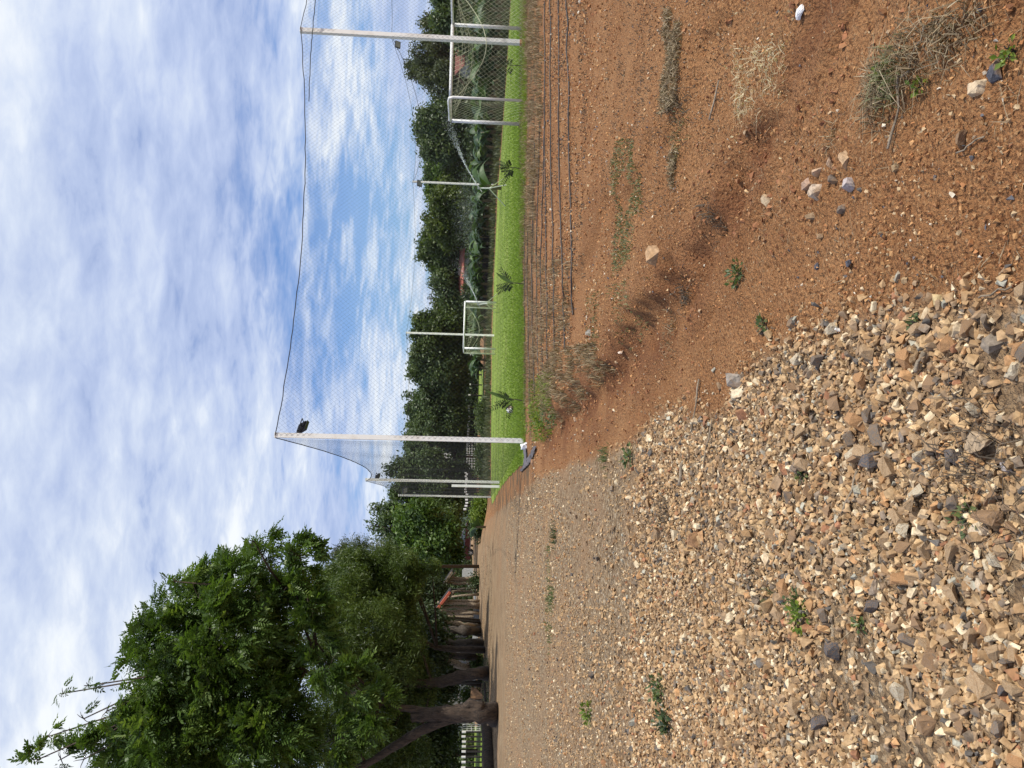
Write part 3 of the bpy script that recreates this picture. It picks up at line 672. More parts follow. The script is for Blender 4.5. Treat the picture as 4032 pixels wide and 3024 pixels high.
def net(a, b, sag, cell, th, parent, bottom=.02, seg=.8, mat=None, wave=.02, name='mesh', bulge=0., za=None, zb=None, nrm=None):
    """diamond netting hung between post tops a and b down to the ground; real cord geometry"""
    A0 = onG(a[0], a[1]); B0 = onG(b[0], b[1])
    if za is not None: A0[2] = za; B0[2] = zb
    Lw = np.linalg.norm((b-a)[:2]); H = a[2]-A0[2]
    nn = np.array([-(b-a)[1], (b-a)[0], 0])/Lw if nrm is None else nrm
    org = np.array(parent.location)
    def S(s, t):  # s 0..Lw, t 0..H
        u = s/Lw; q = t/H
        top = a*(1-u)[:, None]+b*u[:, None]; top[:, 2] -= 4*sag*u*(1-u)
        bot = A0*(1-u)[:, None]+B0*u[:, None]; bot[:, 2] += bottom
        P = bot*(1-q)[:, None]+top*q[:, None]
        P += nn*((np.sin(s*1.7+q*3)*wave+np.sin(s*.6-q*5)*wave*.8)*q*(1-q)*4+bulge*np.sin(np.pi*q)*np.sin(np.pi*u))[:, None]
        return P
    Vs, Fs = [], []; base = 0
    for sg in (1, -1):
        for c in np.arange(-H if sg > 0 else 0, Lw if sg > 0 else Lw+H, cell):
            # s = c + sg*t*0.82
            k = .8*sg
            t0, t1 = 0., H
            if sg > 0:
                t0 = max(0, -c/k); t1 = min(H, (Lw-c)/k)
            else:
                t0 = max(0, (c-Lw)/-k); t1 = min(H, c/-k)
            if t1-t0 < .05: continue
            n = max(2, int((t1-t0)/seg)+1); t = np.linspace(t0, t1, n); s = np.clip(c+k*t, 0, Lw); P = S(s, t)-org
            off = np.array([nn*th*.58, np.array([0, 0, 1])*th*.5-nn*th*.29, -np.array([0, 0, 1])*th*.5-nn*th*.29])
            V = (P[:, None]+off[None]).reshape(-1, 3)
            i = np.arange(n-1)[:, None]*3; j = np.arange(3)[None]; j2 = (j+1) % 3
            F = np.stack([i+j, i+j2, i+3+j2, i+3+j], -1).reshape(-1, 4)+base
            Vs.append(V); Fs.append(F); base += len(V)
    me = mesh_np(name, np.vstack(Vs), np.vstack(Fs)); return link(name, me, mat or M_cord, parent)
def barrier(k1, k2, sag, cell, th, label, ropelabel=None):
    e = empty('ball_stop_net', PP[k1], label, 'net', 'ball stop nets round the pitch')
    off = np.array([0, -.07, 0]) if k1 in ('p1', 'p2') and k2 in ('p2', 'p8') else np.array([-.07, 0, 0])
    net(TOP[k1]+off, TOP[k2]+off, sag, cell, th, e)
    P = [catmid(TOP[k1]+off, TOP[k2]+off, sag, t)+np.array([0, 0, random.uniform(-.012, .012)])-PP[k1] for t in np.linspace(0, 1, 46)]
    mb = MB(); mb.tube(P, .013 if k1 == 'p1' else .01, 4); mb.obj('top_rope', M_cord, e)
barrier('p1', 'p2', .36, .11, .0037, 'near black diamond mesh net hung between the two tall front posts')
barrier('p2', 'p8', .36, .105, .0036, 'black net at the far right running out of view past the front post')
barrier('p1', 'p3', 1.0, .12, .0019, 'black net on the left side hanging from a deeply sagging rope')
barrier('p3', 'p4', .5, .15, .0024, 'black net on the left side farther back between two posts')
barrier('p4', 'p5', .35, .17, .0034, 'distant black net at the far side, left section')
barrier('p5', 'p6', .35, .17, .0034, 'distant black net at the far side behind the far goal')
barrier('p6', 'p7', .6, .17, .0034, 'distant black net along the right side of the pitch')
rope('power_cable', TOP['p6']+np.array([0, 0, -.05]), TOP['p7']+np.array([0, 0, -.02]), 1.0, .013, 'thin black cable sagging from the far right lamp post')
rope('power_cable', TOP['p7'], np.array([*(PP['p8'][:2]), TOP['p8'][2]-.3]), .5, .012, 'thin black cable running out of view at the right')
rope('power_cable', TOP['p2']+np.array([-1.9, -.12, -.28]), TOP['p2']+np.array([1.5, -.12, -.45]), -.05, .012, 'black lamp cable crossing just below the top of the front right post', extra=None)
# lamp cable on p1 and rope knot
mb = MB(); a = W(1105, 1706, 19.1); mb.tube([a, W(1112, 1712, 19.05), W(1150, 1718, 19.), W(1178, 1712, 19.), W(1184, 1690, 19.1)], .012, 5)
tag(mb.obj('lamp_cable', M_black, org=a), 'short black cable looping from the lamp to the top of the near left post', 'cable')

# ---------------------------------------------------------------- goals
def goal(fl, fr, bl, br, h, label, rp, rb, net_c, cell, th, front_dir):
    e = empty('football_goal', fl, label, 'goal', 'white goals on the pitch'); o = np.array(fl)
    def rel(p, z=0): q = np.array(p)-o; return q+np.array([0, 0, z])
    for p in (fl, fr):
        mb = MB(); mb.tube([rel(p, -.05), rel(p, h-.05)], rp, 10); mb.obj('goal_post', M_white, e, smooth=True)
    mb = MB(); mb.tube([rel(fl, h), rel(fr, h)], rp, 10); mb.obj('crossbar', M_white, e, smooth=True)
    for f, b in ((fl, bl), (fr, br)):
        f_, b_ = rel(f, h), rel(b, h); mb = MB(); dirn = (b_-f_)
        mb.tube([f_, f_+dirn*.85, f_+dirn*.96+np.array([0, 0, -.02]), f_+dirn+np.array([0, 0, -.12]), rel(b, -.03)], rb, 8); mb.obj('back_frame', M_white, e, smooth=True)
    for (p, q, nm) in ((bl, br, 'net'), (fl, bl, 'net'), (br, fr, 'net')):
        a = np.array(p)+[0, 0, h*.96]; b = np.array(q)+[0, 0, h*.96]
        net(a, b, .22 if p is bl else .05, cell, th, e, mat=net_c, name=nm, seg=.25, wave=.07, bulge=.25 if p is bl else .1)
    # top panel: slack netting from crossbar down to the back
    Vs = MB()
    n = int(np.linalg.norm(np.array(fr)-np.array(fl))/cell)
    for i in range(n+1):
        u = i/n; A = rel(fl, h)*(1-u)+rel(fr, h)*u; B = rel(bl, h-.12)*(1-u)+rel(br, h-.12)*u
        Vs.tube([A*(1-t)+B*t-np.array([0, 0, (.5*math.sin(math.pi*u)+.12)*math.sin(math.pi*t)*.9]) for t in np.linspace(0, 1, 7)], th*.6, 3, False)
    for j in range(1, 8):
        t = j/8; Vs.tube([(rel(fl, h)*(1-u)+rel(fr, h)*u)*(1-t)+(rel(bl, h-.12)*(1-u)+rel(br, h-.12)*u)*t-np.array([0, 0, (.5*math.sin(math.pi*u)+.12)*math.sin(math.pi*t)*.9]) for u in np.linspace(0, 1, 14)], th*.6, 3, False)
    Vs.obj('net', net_c, e)
    c = MB(); c.tube([rel(bl, h*.9)*(1-u)+rel(br, h*.9)*u-np.array([0, 0, .75*math.sin(math.pi*u)]) for u in np.linspace(0, 1, 20)], th*2.2, 4); c.obj('net_cord', net_c, e)
    return e
def gp(a, b, d):
    p = W(a, b, d); return onG(p[0], p[1])
g1 = goal(gp(2038, 488, 21.5), gp(2045, 112, 22.0), gp(2050, 396, 20.35), gp(2050, -20, 20.85), 2.0, 'nearer white football goal seen from behind, with slack pale net', .05, .035, M_netw, .13, .0042, 1)
g2 = goal(gp(1943, 1374, 48.7), gp(1945, 1191, 49.5), gp(1938, 1394, 50.0), gp(1940, 1214, 50.9), 2.0, 'farther white football goal across the lawn facing the camera', .06, .04, M_netw, .16, .005, -1)
# white rope edging along the foot of the near net
P = [G(2054+2*math.sin(b*.03)+random.uniform(-1, 1), b)+[0, 0, .02] for b in np.linspace(-100, 398, 60)]
mb = MB()
for a, b in zip(P[:-1], P[1:]): mb.tube([a, a*.25+b*.75], .017, 5); 
mb.tube(P, .009, 5); tag(mb.obj('ground_rope', M_white, org=P[0]), 'white lumpy rope lying along the foot of the near net', 'rope')

# ---------------------------------------------------------------- football
def football():
    c = W(2019, 1613, 24.); c = onG(c[0], c[1]); r = .112
    bm = bmesh.new(); bmesh.ops.create_icosphere(bm, subdivisions=4, radius=r)
    for v in bm.verts: v.co.z += r+.01
    me = bpy.data.meshes.new('football'); bm.to_mesh(me); bm.free()
    mt, t, b, o = mat_new('football_skin'); L = t.links.new
    tc = N(t, 'ShaderNodeTexCoord').outputs['Object']
    v = N(t, 'ShaderNodeTexVoronoi'); v.inputs['Scale'].default_value = 13; L(tc, v.inputs[0])
    sp = N(t, 'ShaderNodeSeparateColor'); L(v.outputs['Color'], sp.inputs[0])
    r_ = ramp(t, [(.0, (.30, .16, .14)), (.25, (.10, .10, .12)), (.3, (.80, .79, .76)), (1, (.72, .70, .66))], 'CONSTANT'); L(sp.outputs[0], r_.inputs[0]); L(r_.outputs[0], b.inputs['Base Color'])
    b.inputs['Roughness'].default_value = .45
    ob = link('football', me, mt, smooth=True); ob.location = c; tag(ob, 'white football with dark patches on the lawn near the left corner post', 'football')
football()

# ---------------------------------------------------------------- sprinklers and water
M_water = None
def mat_water():
    mt, t, b, o = mat_new('water_drops'); b.inputs['Base Color'].default_value = (.9, .93, .95, 1); b.inputs['Roughness'].default_value = .15
    b.inputs['Transmission Weight'].default_value = .6; b.inputs['IOR'].default_value = 1.33; return mt
M_water = mat_water()
dunit = (np.array([[1, 0, 0], [-1, 0, 0], [0, 1, 0], [0, -1, 0], [0, 0, 1], [0, 0, -1.]]), np.array([[0, 2, 4], [2, 1, 4], [1, 3, 4], [3, 0, 4], [2, 0, 5], [1, 2, 5], [3, 1, 5], [0, 3, 5]]))
def sprinkler(hub, feet, top, label, jets, fog, jl):
    p0 = np.array(feet[0]); e = empty('sprinkler', onG(hub[0], hub[1]), label, 'sprinkler', 'tripod sprinklers on the lawn'); o = np.array(e.location)
    for f in feet:
        mb = MB(); mb.tube([hub-o, np.array(f)-o], .022, 6); mb.obj('leg', M_white, e)
    mb = MB(); mb.tube([hub-o-[0, 0, .1], hub-o, top-o], .03, 8); mb.obj('riser', M_white, e)
    mb = MB(); mb.box(top-o+[0, 0, .04], (.09, .14, .10)); mb.tube([top-o, top-o+(jets[0]-top)/np.linalg.norm(jets[0]-top)*.45], .018, 6); mb.tube([top-o, top-o-(jets[0]-top)/np.linalg.norm(jets[0]-top)*.3], .014, 6); mb.obj('nozzle', M_concrete, e)
    # jet: drops along a ballistic arc, spreading
    s = top+(jets[0]-top)/np.linalg.norm(jets[0]-top)*.45; E = jets[-1]
    n = 1700; t = rng.uniform(0, 1, n)**1.15
    P = s[None]*(1-t)[:, None]**2+2*(jets[0])[None]*(t*(1-t))[:, None]+E[None]*(t**2)[:, None]
    P = P+rng.normal(size=(n, 3))*(.008+.28*t**2.6)[:, None]
    V, F = instances(dunit[0], dunit[1], P, rots(n), (.010+.006*rng.uniform(0, 1, n))*(1-.45*t))
    j = link('water_jet', mesh_np('water_jet', V-s, F), M_water); j.location = s; tag(j, jl, 'water jet')
    if fog is not None:
        c, sx, n = fog; P = c+rng.normal(size=(n, 3))*np.array(sx); V, F = instances(dunit[0], dunit[1], P, rots(n), rng.uniform(.003, .0065, n))
        m_ = link('water_mist', mesh_np('water_mist', V-c, F), M_water); m_.location = c; tag(m_, 'fine water mist drifting in front of the yellowish trees behind the sprinkler', 'mist', None, 'stuff')
def gf(a, b): p = G0(a, b); return onG(p[0], p[1])
h1 = W(1925, 741, 34.5)
sprinkler(h1, [gf(1982, 704), gf(1995, 728), gf(1990, 812)], W(1888, 741, 34.5), 'tripod sprinkler in the middle of the lawn spraying to the right', [W(1800, 610, 36), W(1752, 420, 39)], (W(1835, 840, 38), (1.0, .8, .35), 4500), 'white water jet arching right from the nearer sprinkler')
h2 = W(1913, 1195, 43.)
sprinkler(h2, [gf(1957, 1157), gf(1958, 1203), gf(1951, 1231)], W(1885, 1199, 43.), 'tripod sprinkler standing in front of the far goal', [W(1850, 1120, 44), W(1800, 1030, 46)], None, 'thin water jet rising from the farther sprinkler by the far goal')

# ---------------------------------------------------------------- trees
def unit_pinnate(nl=6, L=.45, ll=.17, w=.05, droop=.45):
    V, F = [], []
    for i in range(nl):
        q = (i+.8)/nl; x = L*q; z = -droop*L*q*q
        for sg in (-1, 1):
            d = np.array([.55, sg*.8, -.28]); d /= np.linalg.norm(d); s = np.array([.75, -sg*.5, .1])*w
            b = np.array([x, 0, z]); k = len(V); l = ll*(1-.35*abs(q-.5)*2)
            V += [b, b+d*l*.5+s*.6, b+d*l, b+d*l*.5-s*.6]; F.append([k, k+1, k+2, k+3])
    k = len(V); V += [np.array([L, 0, -droop*L]), np.array([L+ll*.5, w*.5, -droop*L-.03]), np.array([L+ll, 0, -droop*L-.08]), np.array([L+ll*.5, -w*.5, -droop*L-.03])]; F.append([k, k+1, k+2, k+3])
    return np.array(V), np.array(F)
def unit_cluster(n=7, L=.25, w=.08, spread=.22, seed=1):
    r = np.random.default_rng(seed); V, F = [], []
    for i in range(n):
        b = r.normal(size=3)*spread; d = r.normal(size=3)+np.array([.6, 0, -.1]); d /= np.linalg.norm(d); s = np.cross(d, r.normal(size=3)); s = s/np.linalg.norm(s)*w/2
        k = len(V); V += [b, b+d*L*.5+s, b+d*L, b+d*L*.5-s]; F.append([k, k+1, k+2, k+3])
    return np.array(V), np.array(F)
U_PIN = unit_pinnate(4, .30, .21, .075, .75); U_FINE = unit_cluster(11, .19, .04, .16, 2); U_MED = unit_cluster(9, .26, .10, .24, 3); U_BIG = unit_cluster(9, .36, .16, .34, 4)
def crown_points(lobes, n, clump=.32, per=14):
    """lobes: (center, r, density)"""
    w = np.array([l[1]**2*l[2] for l in lobes]); cnt = np.maximum(1, (w/w.sum()*n).astype(int)); P, Dr, SH = [], [], []
    for (c, r, den), k in zip(lobes, cnt):
        nc = max(3, int(k/per)); d = rng.normal(size=(nc, 3)); d /= np.linalg.norm(d, axis=1)[:, None]
        rr = r*rng.uniform(.25, 1, nc)**.4*rng.uniform(.82, 1.1, nc); cc = c+d*rr[:, None]*np.array([1, 1, .92])
        i = rng.integers(0, nc, k); off = rng.normal(size=(k, 3))*clump*r*.45*np.array([1, 1, .8])
        p = cc[i]+off; P.append(p); q = d[i]+rng.normal(size=(k, 3))*.55+np.array([0, 0, -.25]); Dr.append(q)
        sh0 = rng.uniform(0, .55, nc)
        SH.append(np.clip(sh0[i]+rng.uniform(0, .45, k), 0, 1))
    return np.vstack(P), np.vstack(Dr), np.concatenate(SH)
def tree(label, base, trunks, lobes, unit, n, mat, cat='tree', group=None, size=1., bark=None, clump=.32, per=14, limbs=True, name='tree', limb_r=.05):
    """trunks: list of ([points], [radii]); lobes world (center,r,den)"""
    e = empty(name, base, label, cat, group); o = np.array(base)
    mb = MB()
    for pts, rad in trunks:
        Q, Rr = [], []
        for p, q, r0, r1 in zip(pts[:-1], pts[1:], rad[:-1], rad[1:]):
            for k in range(4): Q.append(np.array(p)*(1-k/4)+np.array(q)*k/4-o); Rr.append((r0*(1-k/4)+r1*k/4)*random.uniform(.9, 1.1))
        Q.append(np.array(pts[-1])-o); Rr.append(rad[-1]); b0 = len(mb.v); mb.tube(Q, Rr, 12)
        if rad[0] > .12:
            for j in range(b0, len(mb.v)):
                v = mb.v[j]; g_ = rad[0]*.12; mb.v[j] = (v[0]+random.uniform(-g_, g_), v[1]+random.uniform(-g_, g_), v[2])
    if limbs and trunks:
        for c, r, den in lobes:
            src = min([p for pts, _ in trunks for p in pts[1:]], key=lambda p: np.linalg.norm(np.array(p)-c)+(2 if p[2] > c[2] else 0)); src = np.array(src)
            mid = (src+c)/2+np.array([random.uniform(-.3, .3), random.uniform(-.3, .3), -.1*r])
            mb.tube([src-o, mid-o, c-o], [limb_r*1.6, limb_r*1.2, limb_r*.6], 5)
            for _ in range(4):
                dd = np.array([random.gauss(0, 1), random.gauss(0, 1), random.gauss(.3, .8)]); dd = dd/np.linalg.norm(dd)*r*.8
                mb.tube([c-o, c-o+dd*.5+np.array([0, 0, .08*r]), c-o+dd], [limb_r*.5, limb_r*.35, limb_r*.15], 4)
    if mb.v: mb.obj('trunk', bark or M_bark, e, smooth=True)
    P, Dr, SH = crown_points(lobes, n, clump, per)
    T = rots(len(P), 'dirs', Dr); V, F = instances(unit[0], unit[1], P-o, T, size*rng.uniform(.7, 1.25, len(P)))
    link('crown', mesh_np('crown', V, F, shade=np.repeat(SH, len(unit[0]))), mat, e)
    return e
def LB(lst, d, spread=2.5):
    """lobes given as (v, y, r) in photo pixels at about depth d -> world lobes"""
    out = []
    for q in lst:
        v, y, r = q[:3]; den = q[3] if len(q) > 3 else 1.; dz = q[4] if len(q) > 4 else random.uniform(-spread, spread)
        out.append((W(v, y, d+dz), r/FPX*(d+dz), den))
    return out
tb = gf(1948, 2812); A = lambda v, y, d=27.6: W(v, y, d)
trA = [([tb-[0, 0, .2], A(1925, 2808), A(1850, 2812), A(1780, 2806), A(1700, 2812), A(1620, 2825)], [.5, .34, .29, .27, .24, .17]),
       ([A(1850, 2812), A(1760, 2830), A(1650, 2880), A(1560, 2935), A(1440, 3010), A(1300, 3080)], [.22, .19, .17, .15, .12, .1]),
       ([A(1700, 2806), A(1600, 2790), A(1500, 2770), A(1350, 2720, 29), A(1200, 2640, 29), A(1050, 2550, 29)], [.15, .12, .11, .09, .07, .05]),
       ([A(1350, 2720, 28), A(1250, 2600, 28.3), A(1190, 2450, 28.6), A(1130, 2330, 29)], [.06, .055, .05, .03]),
       ([A(1900, 2790), A(1850, 2770), A(1810, 2800)], [.22, .16, .1])]
lobA = LB([(700, 2450, 170), (640, 2560, 150), (780, 2350, 120), (850, 2290, 95), (930, 2330, 150), (1060, 2235, 115), (1180, 2190, 70), (1150, 2300, 110), (1100, 2400, 130), (900, 2500, 190), (640, 2700, 150), (760, 2680, 170), (950, 2700, 200), (1080, 2600, 130),
           (560, 2850, 130), (700, 2880, 190), (900, 2920, 200), (1080, 2850, 160), (560, 2990, 150), (1080, 3000, 170), (420, 2950, 90, .8), (330, 2990, 80, .8), (700, 3060, 180), (240, 2990, 60, .5), (190, 2900, 35, .5), (420, 2800, 45, .4), (330, 2830, 40, .35), (250, 2730, 28, .3), (350, 2700, 24, .3), (1490, 2800, 85, 1., -1.6), (1400, 2700, 95, 1., -1.6), (1300, 2620, 90, 1., -1.5), (1230, 2400, 80), (1240, 2520, 90, 1., -1.), (1330, 2900, 110, 1., -1.), (150, 2990, 50, .5), (500, 2750, 40, .4), (690, 2290, 30, .6), (1000, 2130, 30, .5)], 28.5, 1.8)
tree('huge leafy tree with thick gnarled forked trunk towering at the left edge', tb, trA, lobA, U_PIN, 21000, M_leafA, size=.92, bark=M_bark, clump=.30, per=26, limb_r=.035)
bB = gf(1921, 2652); B = lambda v, y, d=36.: W(v, y, d)
trB = [([bB-[0, 0, .2], B(1880, 2652), B(1820, 2662), B(1760, 2680), B(1700, 2690), B(1600, 2690), B(1480, 2660)], [.34, .27, .26, .24, .2, .16, .1])]
lobB = LB([(1300, 2470, 120), (1380, 2360, 110), (1330, 2600, 130), (1460, 2480, 130), (1450, 2700, 130), (1330, 2780, 120), (1560, 2600, 110), (1450, 2850, 130), (1320, 2920, 130), (1580, 2760, 100), (1520, 2960, 120), (1620, 2520, 60), (1620, 2620, 80), (1660, 2720, 60), (1400, 3030, 130), (1640, 2960, 60)], 36, 1.5)
tree('fine leaved tree with a leaning brown trunk under the huge tree', bB, trB, lobB, U_FINE, 13500, M_leafB, clump=.4, per=14)
bC = gf(1907, 2560); Cc = lambda v, y, d=40.5: W(v, y, d)
trC = [([bC-[0, 0, .2], Cc(1860, 2558), Cc(1790, 2556), Cc(1720, 2550), Cc(1600, 2500), Cc(1500, 2420)], [.2, .16, .15, .14, .12, .08])]
lobC = LB([(1330, 2300, 80), (1400, 2240, 70), (1440, 2330, 110), (1520, 2250, 90), (1600, 2230, 60), (1540, 2370, 110), (1620, 2290, 60), (1590, 2430, 60), (1560, 2490, 90), (1700, 2240, 30), (1260, 2330, 45, .6)], 40, 1.5)
tree('bushy light green tree right of the huge tree with a straight smooth trunk', bC, trC, lobC, U_FINE, 10500, M_leafB, clump=.38, per=14, limb_r=.04)
# dark trees filling the grove behind
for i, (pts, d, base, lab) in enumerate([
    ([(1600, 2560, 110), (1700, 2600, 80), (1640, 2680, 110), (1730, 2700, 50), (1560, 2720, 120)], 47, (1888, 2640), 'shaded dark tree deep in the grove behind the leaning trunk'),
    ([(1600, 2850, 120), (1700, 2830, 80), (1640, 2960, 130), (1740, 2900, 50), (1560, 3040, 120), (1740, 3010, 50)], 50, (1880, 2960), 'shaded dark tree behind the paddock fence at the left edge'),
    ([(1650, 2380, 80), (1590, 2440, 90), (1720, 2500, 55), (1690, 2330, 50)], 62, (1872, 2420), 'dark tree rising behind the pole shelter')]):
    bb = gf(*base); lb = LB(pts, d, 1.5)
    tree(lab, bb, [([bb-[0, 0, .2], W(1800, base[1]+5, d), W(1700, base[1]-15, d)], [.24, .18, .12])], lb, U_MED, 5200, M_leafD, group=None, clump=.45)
# gnarled trunks of the grove (stand in front of the dark trees)
def bare_trunk(label, pts, rads, d, mat=M_barkg, lobes=None):
    b = gf(*pts[0]); P = [b-[0, 0, .15]]+[W(v, y, d) for v, y in pts[1:]]
    e = empty('tree', b, label, 'tree', 'tree trunks of the grove'); mb = MB(); o = np.array(b)
    # lumpy trunk
    Q, Rr = [], []
    for (p, q, r0, r1) in zip(P[:-1], P[1:], rads[:-1], rads[1:]):
        for k in range(4):
            t = k/4; Q.append(p*(1-t)+q*t-o+np.array([random.uniform(-.04, .04), random.uniform(-.04, .04), 0])); Rr.append((r0*(1-t)+r1*t)*random.uniform(.85, 1.15))
    Q.append(P[-1]-o); Rr.append(rads[-1]); mb.tube(Q, Rr, 8); mb.obj('trunk', mat, e, smooth=True)
    lb = lobes or LB([(pts[-1][0]-22, pts[-1][1]+8, 26), (pts[-1][0]-55, pts[-1][1]+10, 40)], d, .5)
    Pp, Dr, SH = crown_points(lb, 650, .45); V, F = instances(U_MED[0], U_MED[1], Pp-o, rots(len(Pp), 'dirs', Dr), rng.uniform(.7, 1.1, len(Pp)))
    link('crown', mesh_np('crown', V, F, shade=np.repeat(SH, len(U_MED[0]))), M_leafD, e)
bare_trunk('gnarled grey trunk just left of the straight smooth trunk', [(1902, 2535), (1850, 2530), (1790, 2532), (1725, 2522)], [.3, .22, .2, .16], 43)
bare_trunk('knotty grey trunk between the twin poles and the white cloths', [(1890, 2485), (1840, 2484), (1790, 2482), (1735, 2478)], [.34, .3, .24, .2], 47)
bare_trunk('pale knotty trunk leaning beside the twin poles', [(1888, 2468), (1840, 2462), (1780, 2454), (1735, 2445)], [.2, .16, .14, .1], 48, M_wood)
bare_trunk('slanting pale trunk crossing behind the leaning brown trunk', [(1868, 2640), (1830, 2625), (1780, 2608), (1735, 2585)], [.22, .2, .17, .14], 42, M_wood)
bare_trunk('dark trunk close behind the straight smooth trunk', [(1895, 2590), (1850, 2582), (1790, 2580), (1720, 2578)], [.25, .2, .18, .15], 44, M_bark)
for i, (y, v, d, h) in enumerate([(2475, 1886, 52, 2.6), (2500, 1886, 50, 2.4), (2548, 1890, 46, 2.6), (2572, 1884, 54, 2.5), (2600, 1886, 50, 2.8), (2618, 1884, 52, 2.5), (2668, 1892, 44, 2.2), (2682, 1890, 46, 2.4), (2700, 1888, 48, 2.6), (2340, 1878, 60, 2.6), (2315, 1876, 64, 2.4)]):
    b = gf(v, y); b = W(v, y, d); b = onG(b[0], b[1]); sl_ = random.uniform(-.35, .35); mb = MB(); mb.tube([(0, 0, -.1), (sl_*.5+.05, 0, h*.5), (sl_, .1, h)], [.10*random.uniform(.7, 1.3), .08, .06], 7)
    o = mb.obj('pole', [M_wood, M_barkg, M_bark][i % 3], smooth=True); o.location = b
    tag(o, ['pale', 'greyish', 'dark'][i % 3]+' rough pole standing in the grove, number '+['one', 'two', 'three', 'four', 'five', 'six', 'seven', 'eight', 'nine', 'ten', 'eleven'][sorted([2475, 2500, 2548, 2572, 2600, 2618, 2668, 2682, 2700, 2340, 2315]).index(y)]+' from the parked car side', 'pole', 'rough poles in the grove')
# small wispy tree and mid distance trees
def simple_tree(lab, base, d, pts, unit, n, mat, group=None, clump=.36, size=1., per=12, r=.10, spread=1.5, name='tree'):
    bb = gf(*base); lb = LB(pts, d, spread); top = min(pts, key=lambda q: q[0])
    if unit is U_BIG:
        for c, rr, den in list(lb):
            for _ in range(3):
                a = random.uniform(0, 6.28); u_ = random.uniform(.35, 1); lb.append((c+np.array([math.cos(a)*rr*math.sqrt(1-u_*u_*.9), math.sin(a)*rr*.5, rr*u_])*random.uniform(1.0, 1.45), rr*random.uniform(.13, .3), 1.1))
    tree(lab, bb, [([bb-[0, 0, .2], W((base[0]*.6+top[0]*.4), base[1]*.7+top[1]*.3, d), W(base[0]*.35+top[0]*.65, base[1]*.4+top[1]*.6, d)], [r*1.4, r, r*.5])], lb, unit, n, mat, group=group, clump=clump, size=size, per=per, name=name)
simple_tree('wispy small leaved tree poking up between the big grove and the dark trees', (1885, 2230), 50, [(1330, 2150, 38, .5), (1370, 2190, 50, .6), (1420, 2170, 45, .6), (1430, 2220, 60, .8), (1370, 2250, 50, .7), (1320, 2230, 35, .5), (1500, 2210, 60)], U_FINE, 1500, M_leafO, clump=.6, size=1.1)
simple_tree('dense dark green tree behind the parked car', (1862, 2150), 78, [(1580, 2130, 75), (1640, 2070, 80), (1660, 2180, 95), (1720, 2100, 85), (1720, 2200, 80), (1770, 2040, 50), (1600, 2210, 60), (1530, 2050, 28, .7), (1490, 2010, 20, .6), (1560, 2010, 40, .8), (1465, 2068, 14, .5), (1500, 2110, 26, .6), (1700, 2020, 60), (1780, 2120, 30)], U_BIG, 4600, M_leafF, clump=.34)
simple_tree('lighter green tree in front of the dense dark tree near the banana clump', (1870, 2080), 70, [(1640, 2110, 60), (1700, 2060, 55), (1720, 2140, 60), (1760, 2090, 45), (1600, 2050, 45), (1660, 2010, 40), (1780, 2180, 40)], U_BIG, 2600, M_leafA, clump=.4)
simple_tree('dark tree behind the left side net posts', (1880, 1930), 82, [(1600, 1900, 50), (1680, 1900, 70), (1660, 1960, 70), (1740, 1940, 80), (1780, 1880, 60), (1580, 1945, 35, .8), (1550, 1850, 26, .7), (1620, 1840, 55), (1700, 1830, 60)], U_BIG, 3400, M_leafF)
simple_tree('dark tree between the pale gate and the corner post', (1885, 1800), 84, [(1655, 1790, 45), (1735, 1700, 50), (1800, 1850, 30), (1790, 1720, 55), (1660, 1710, 35), (1680, 1860, 40)], U_BIG, 2500, M_leafF)
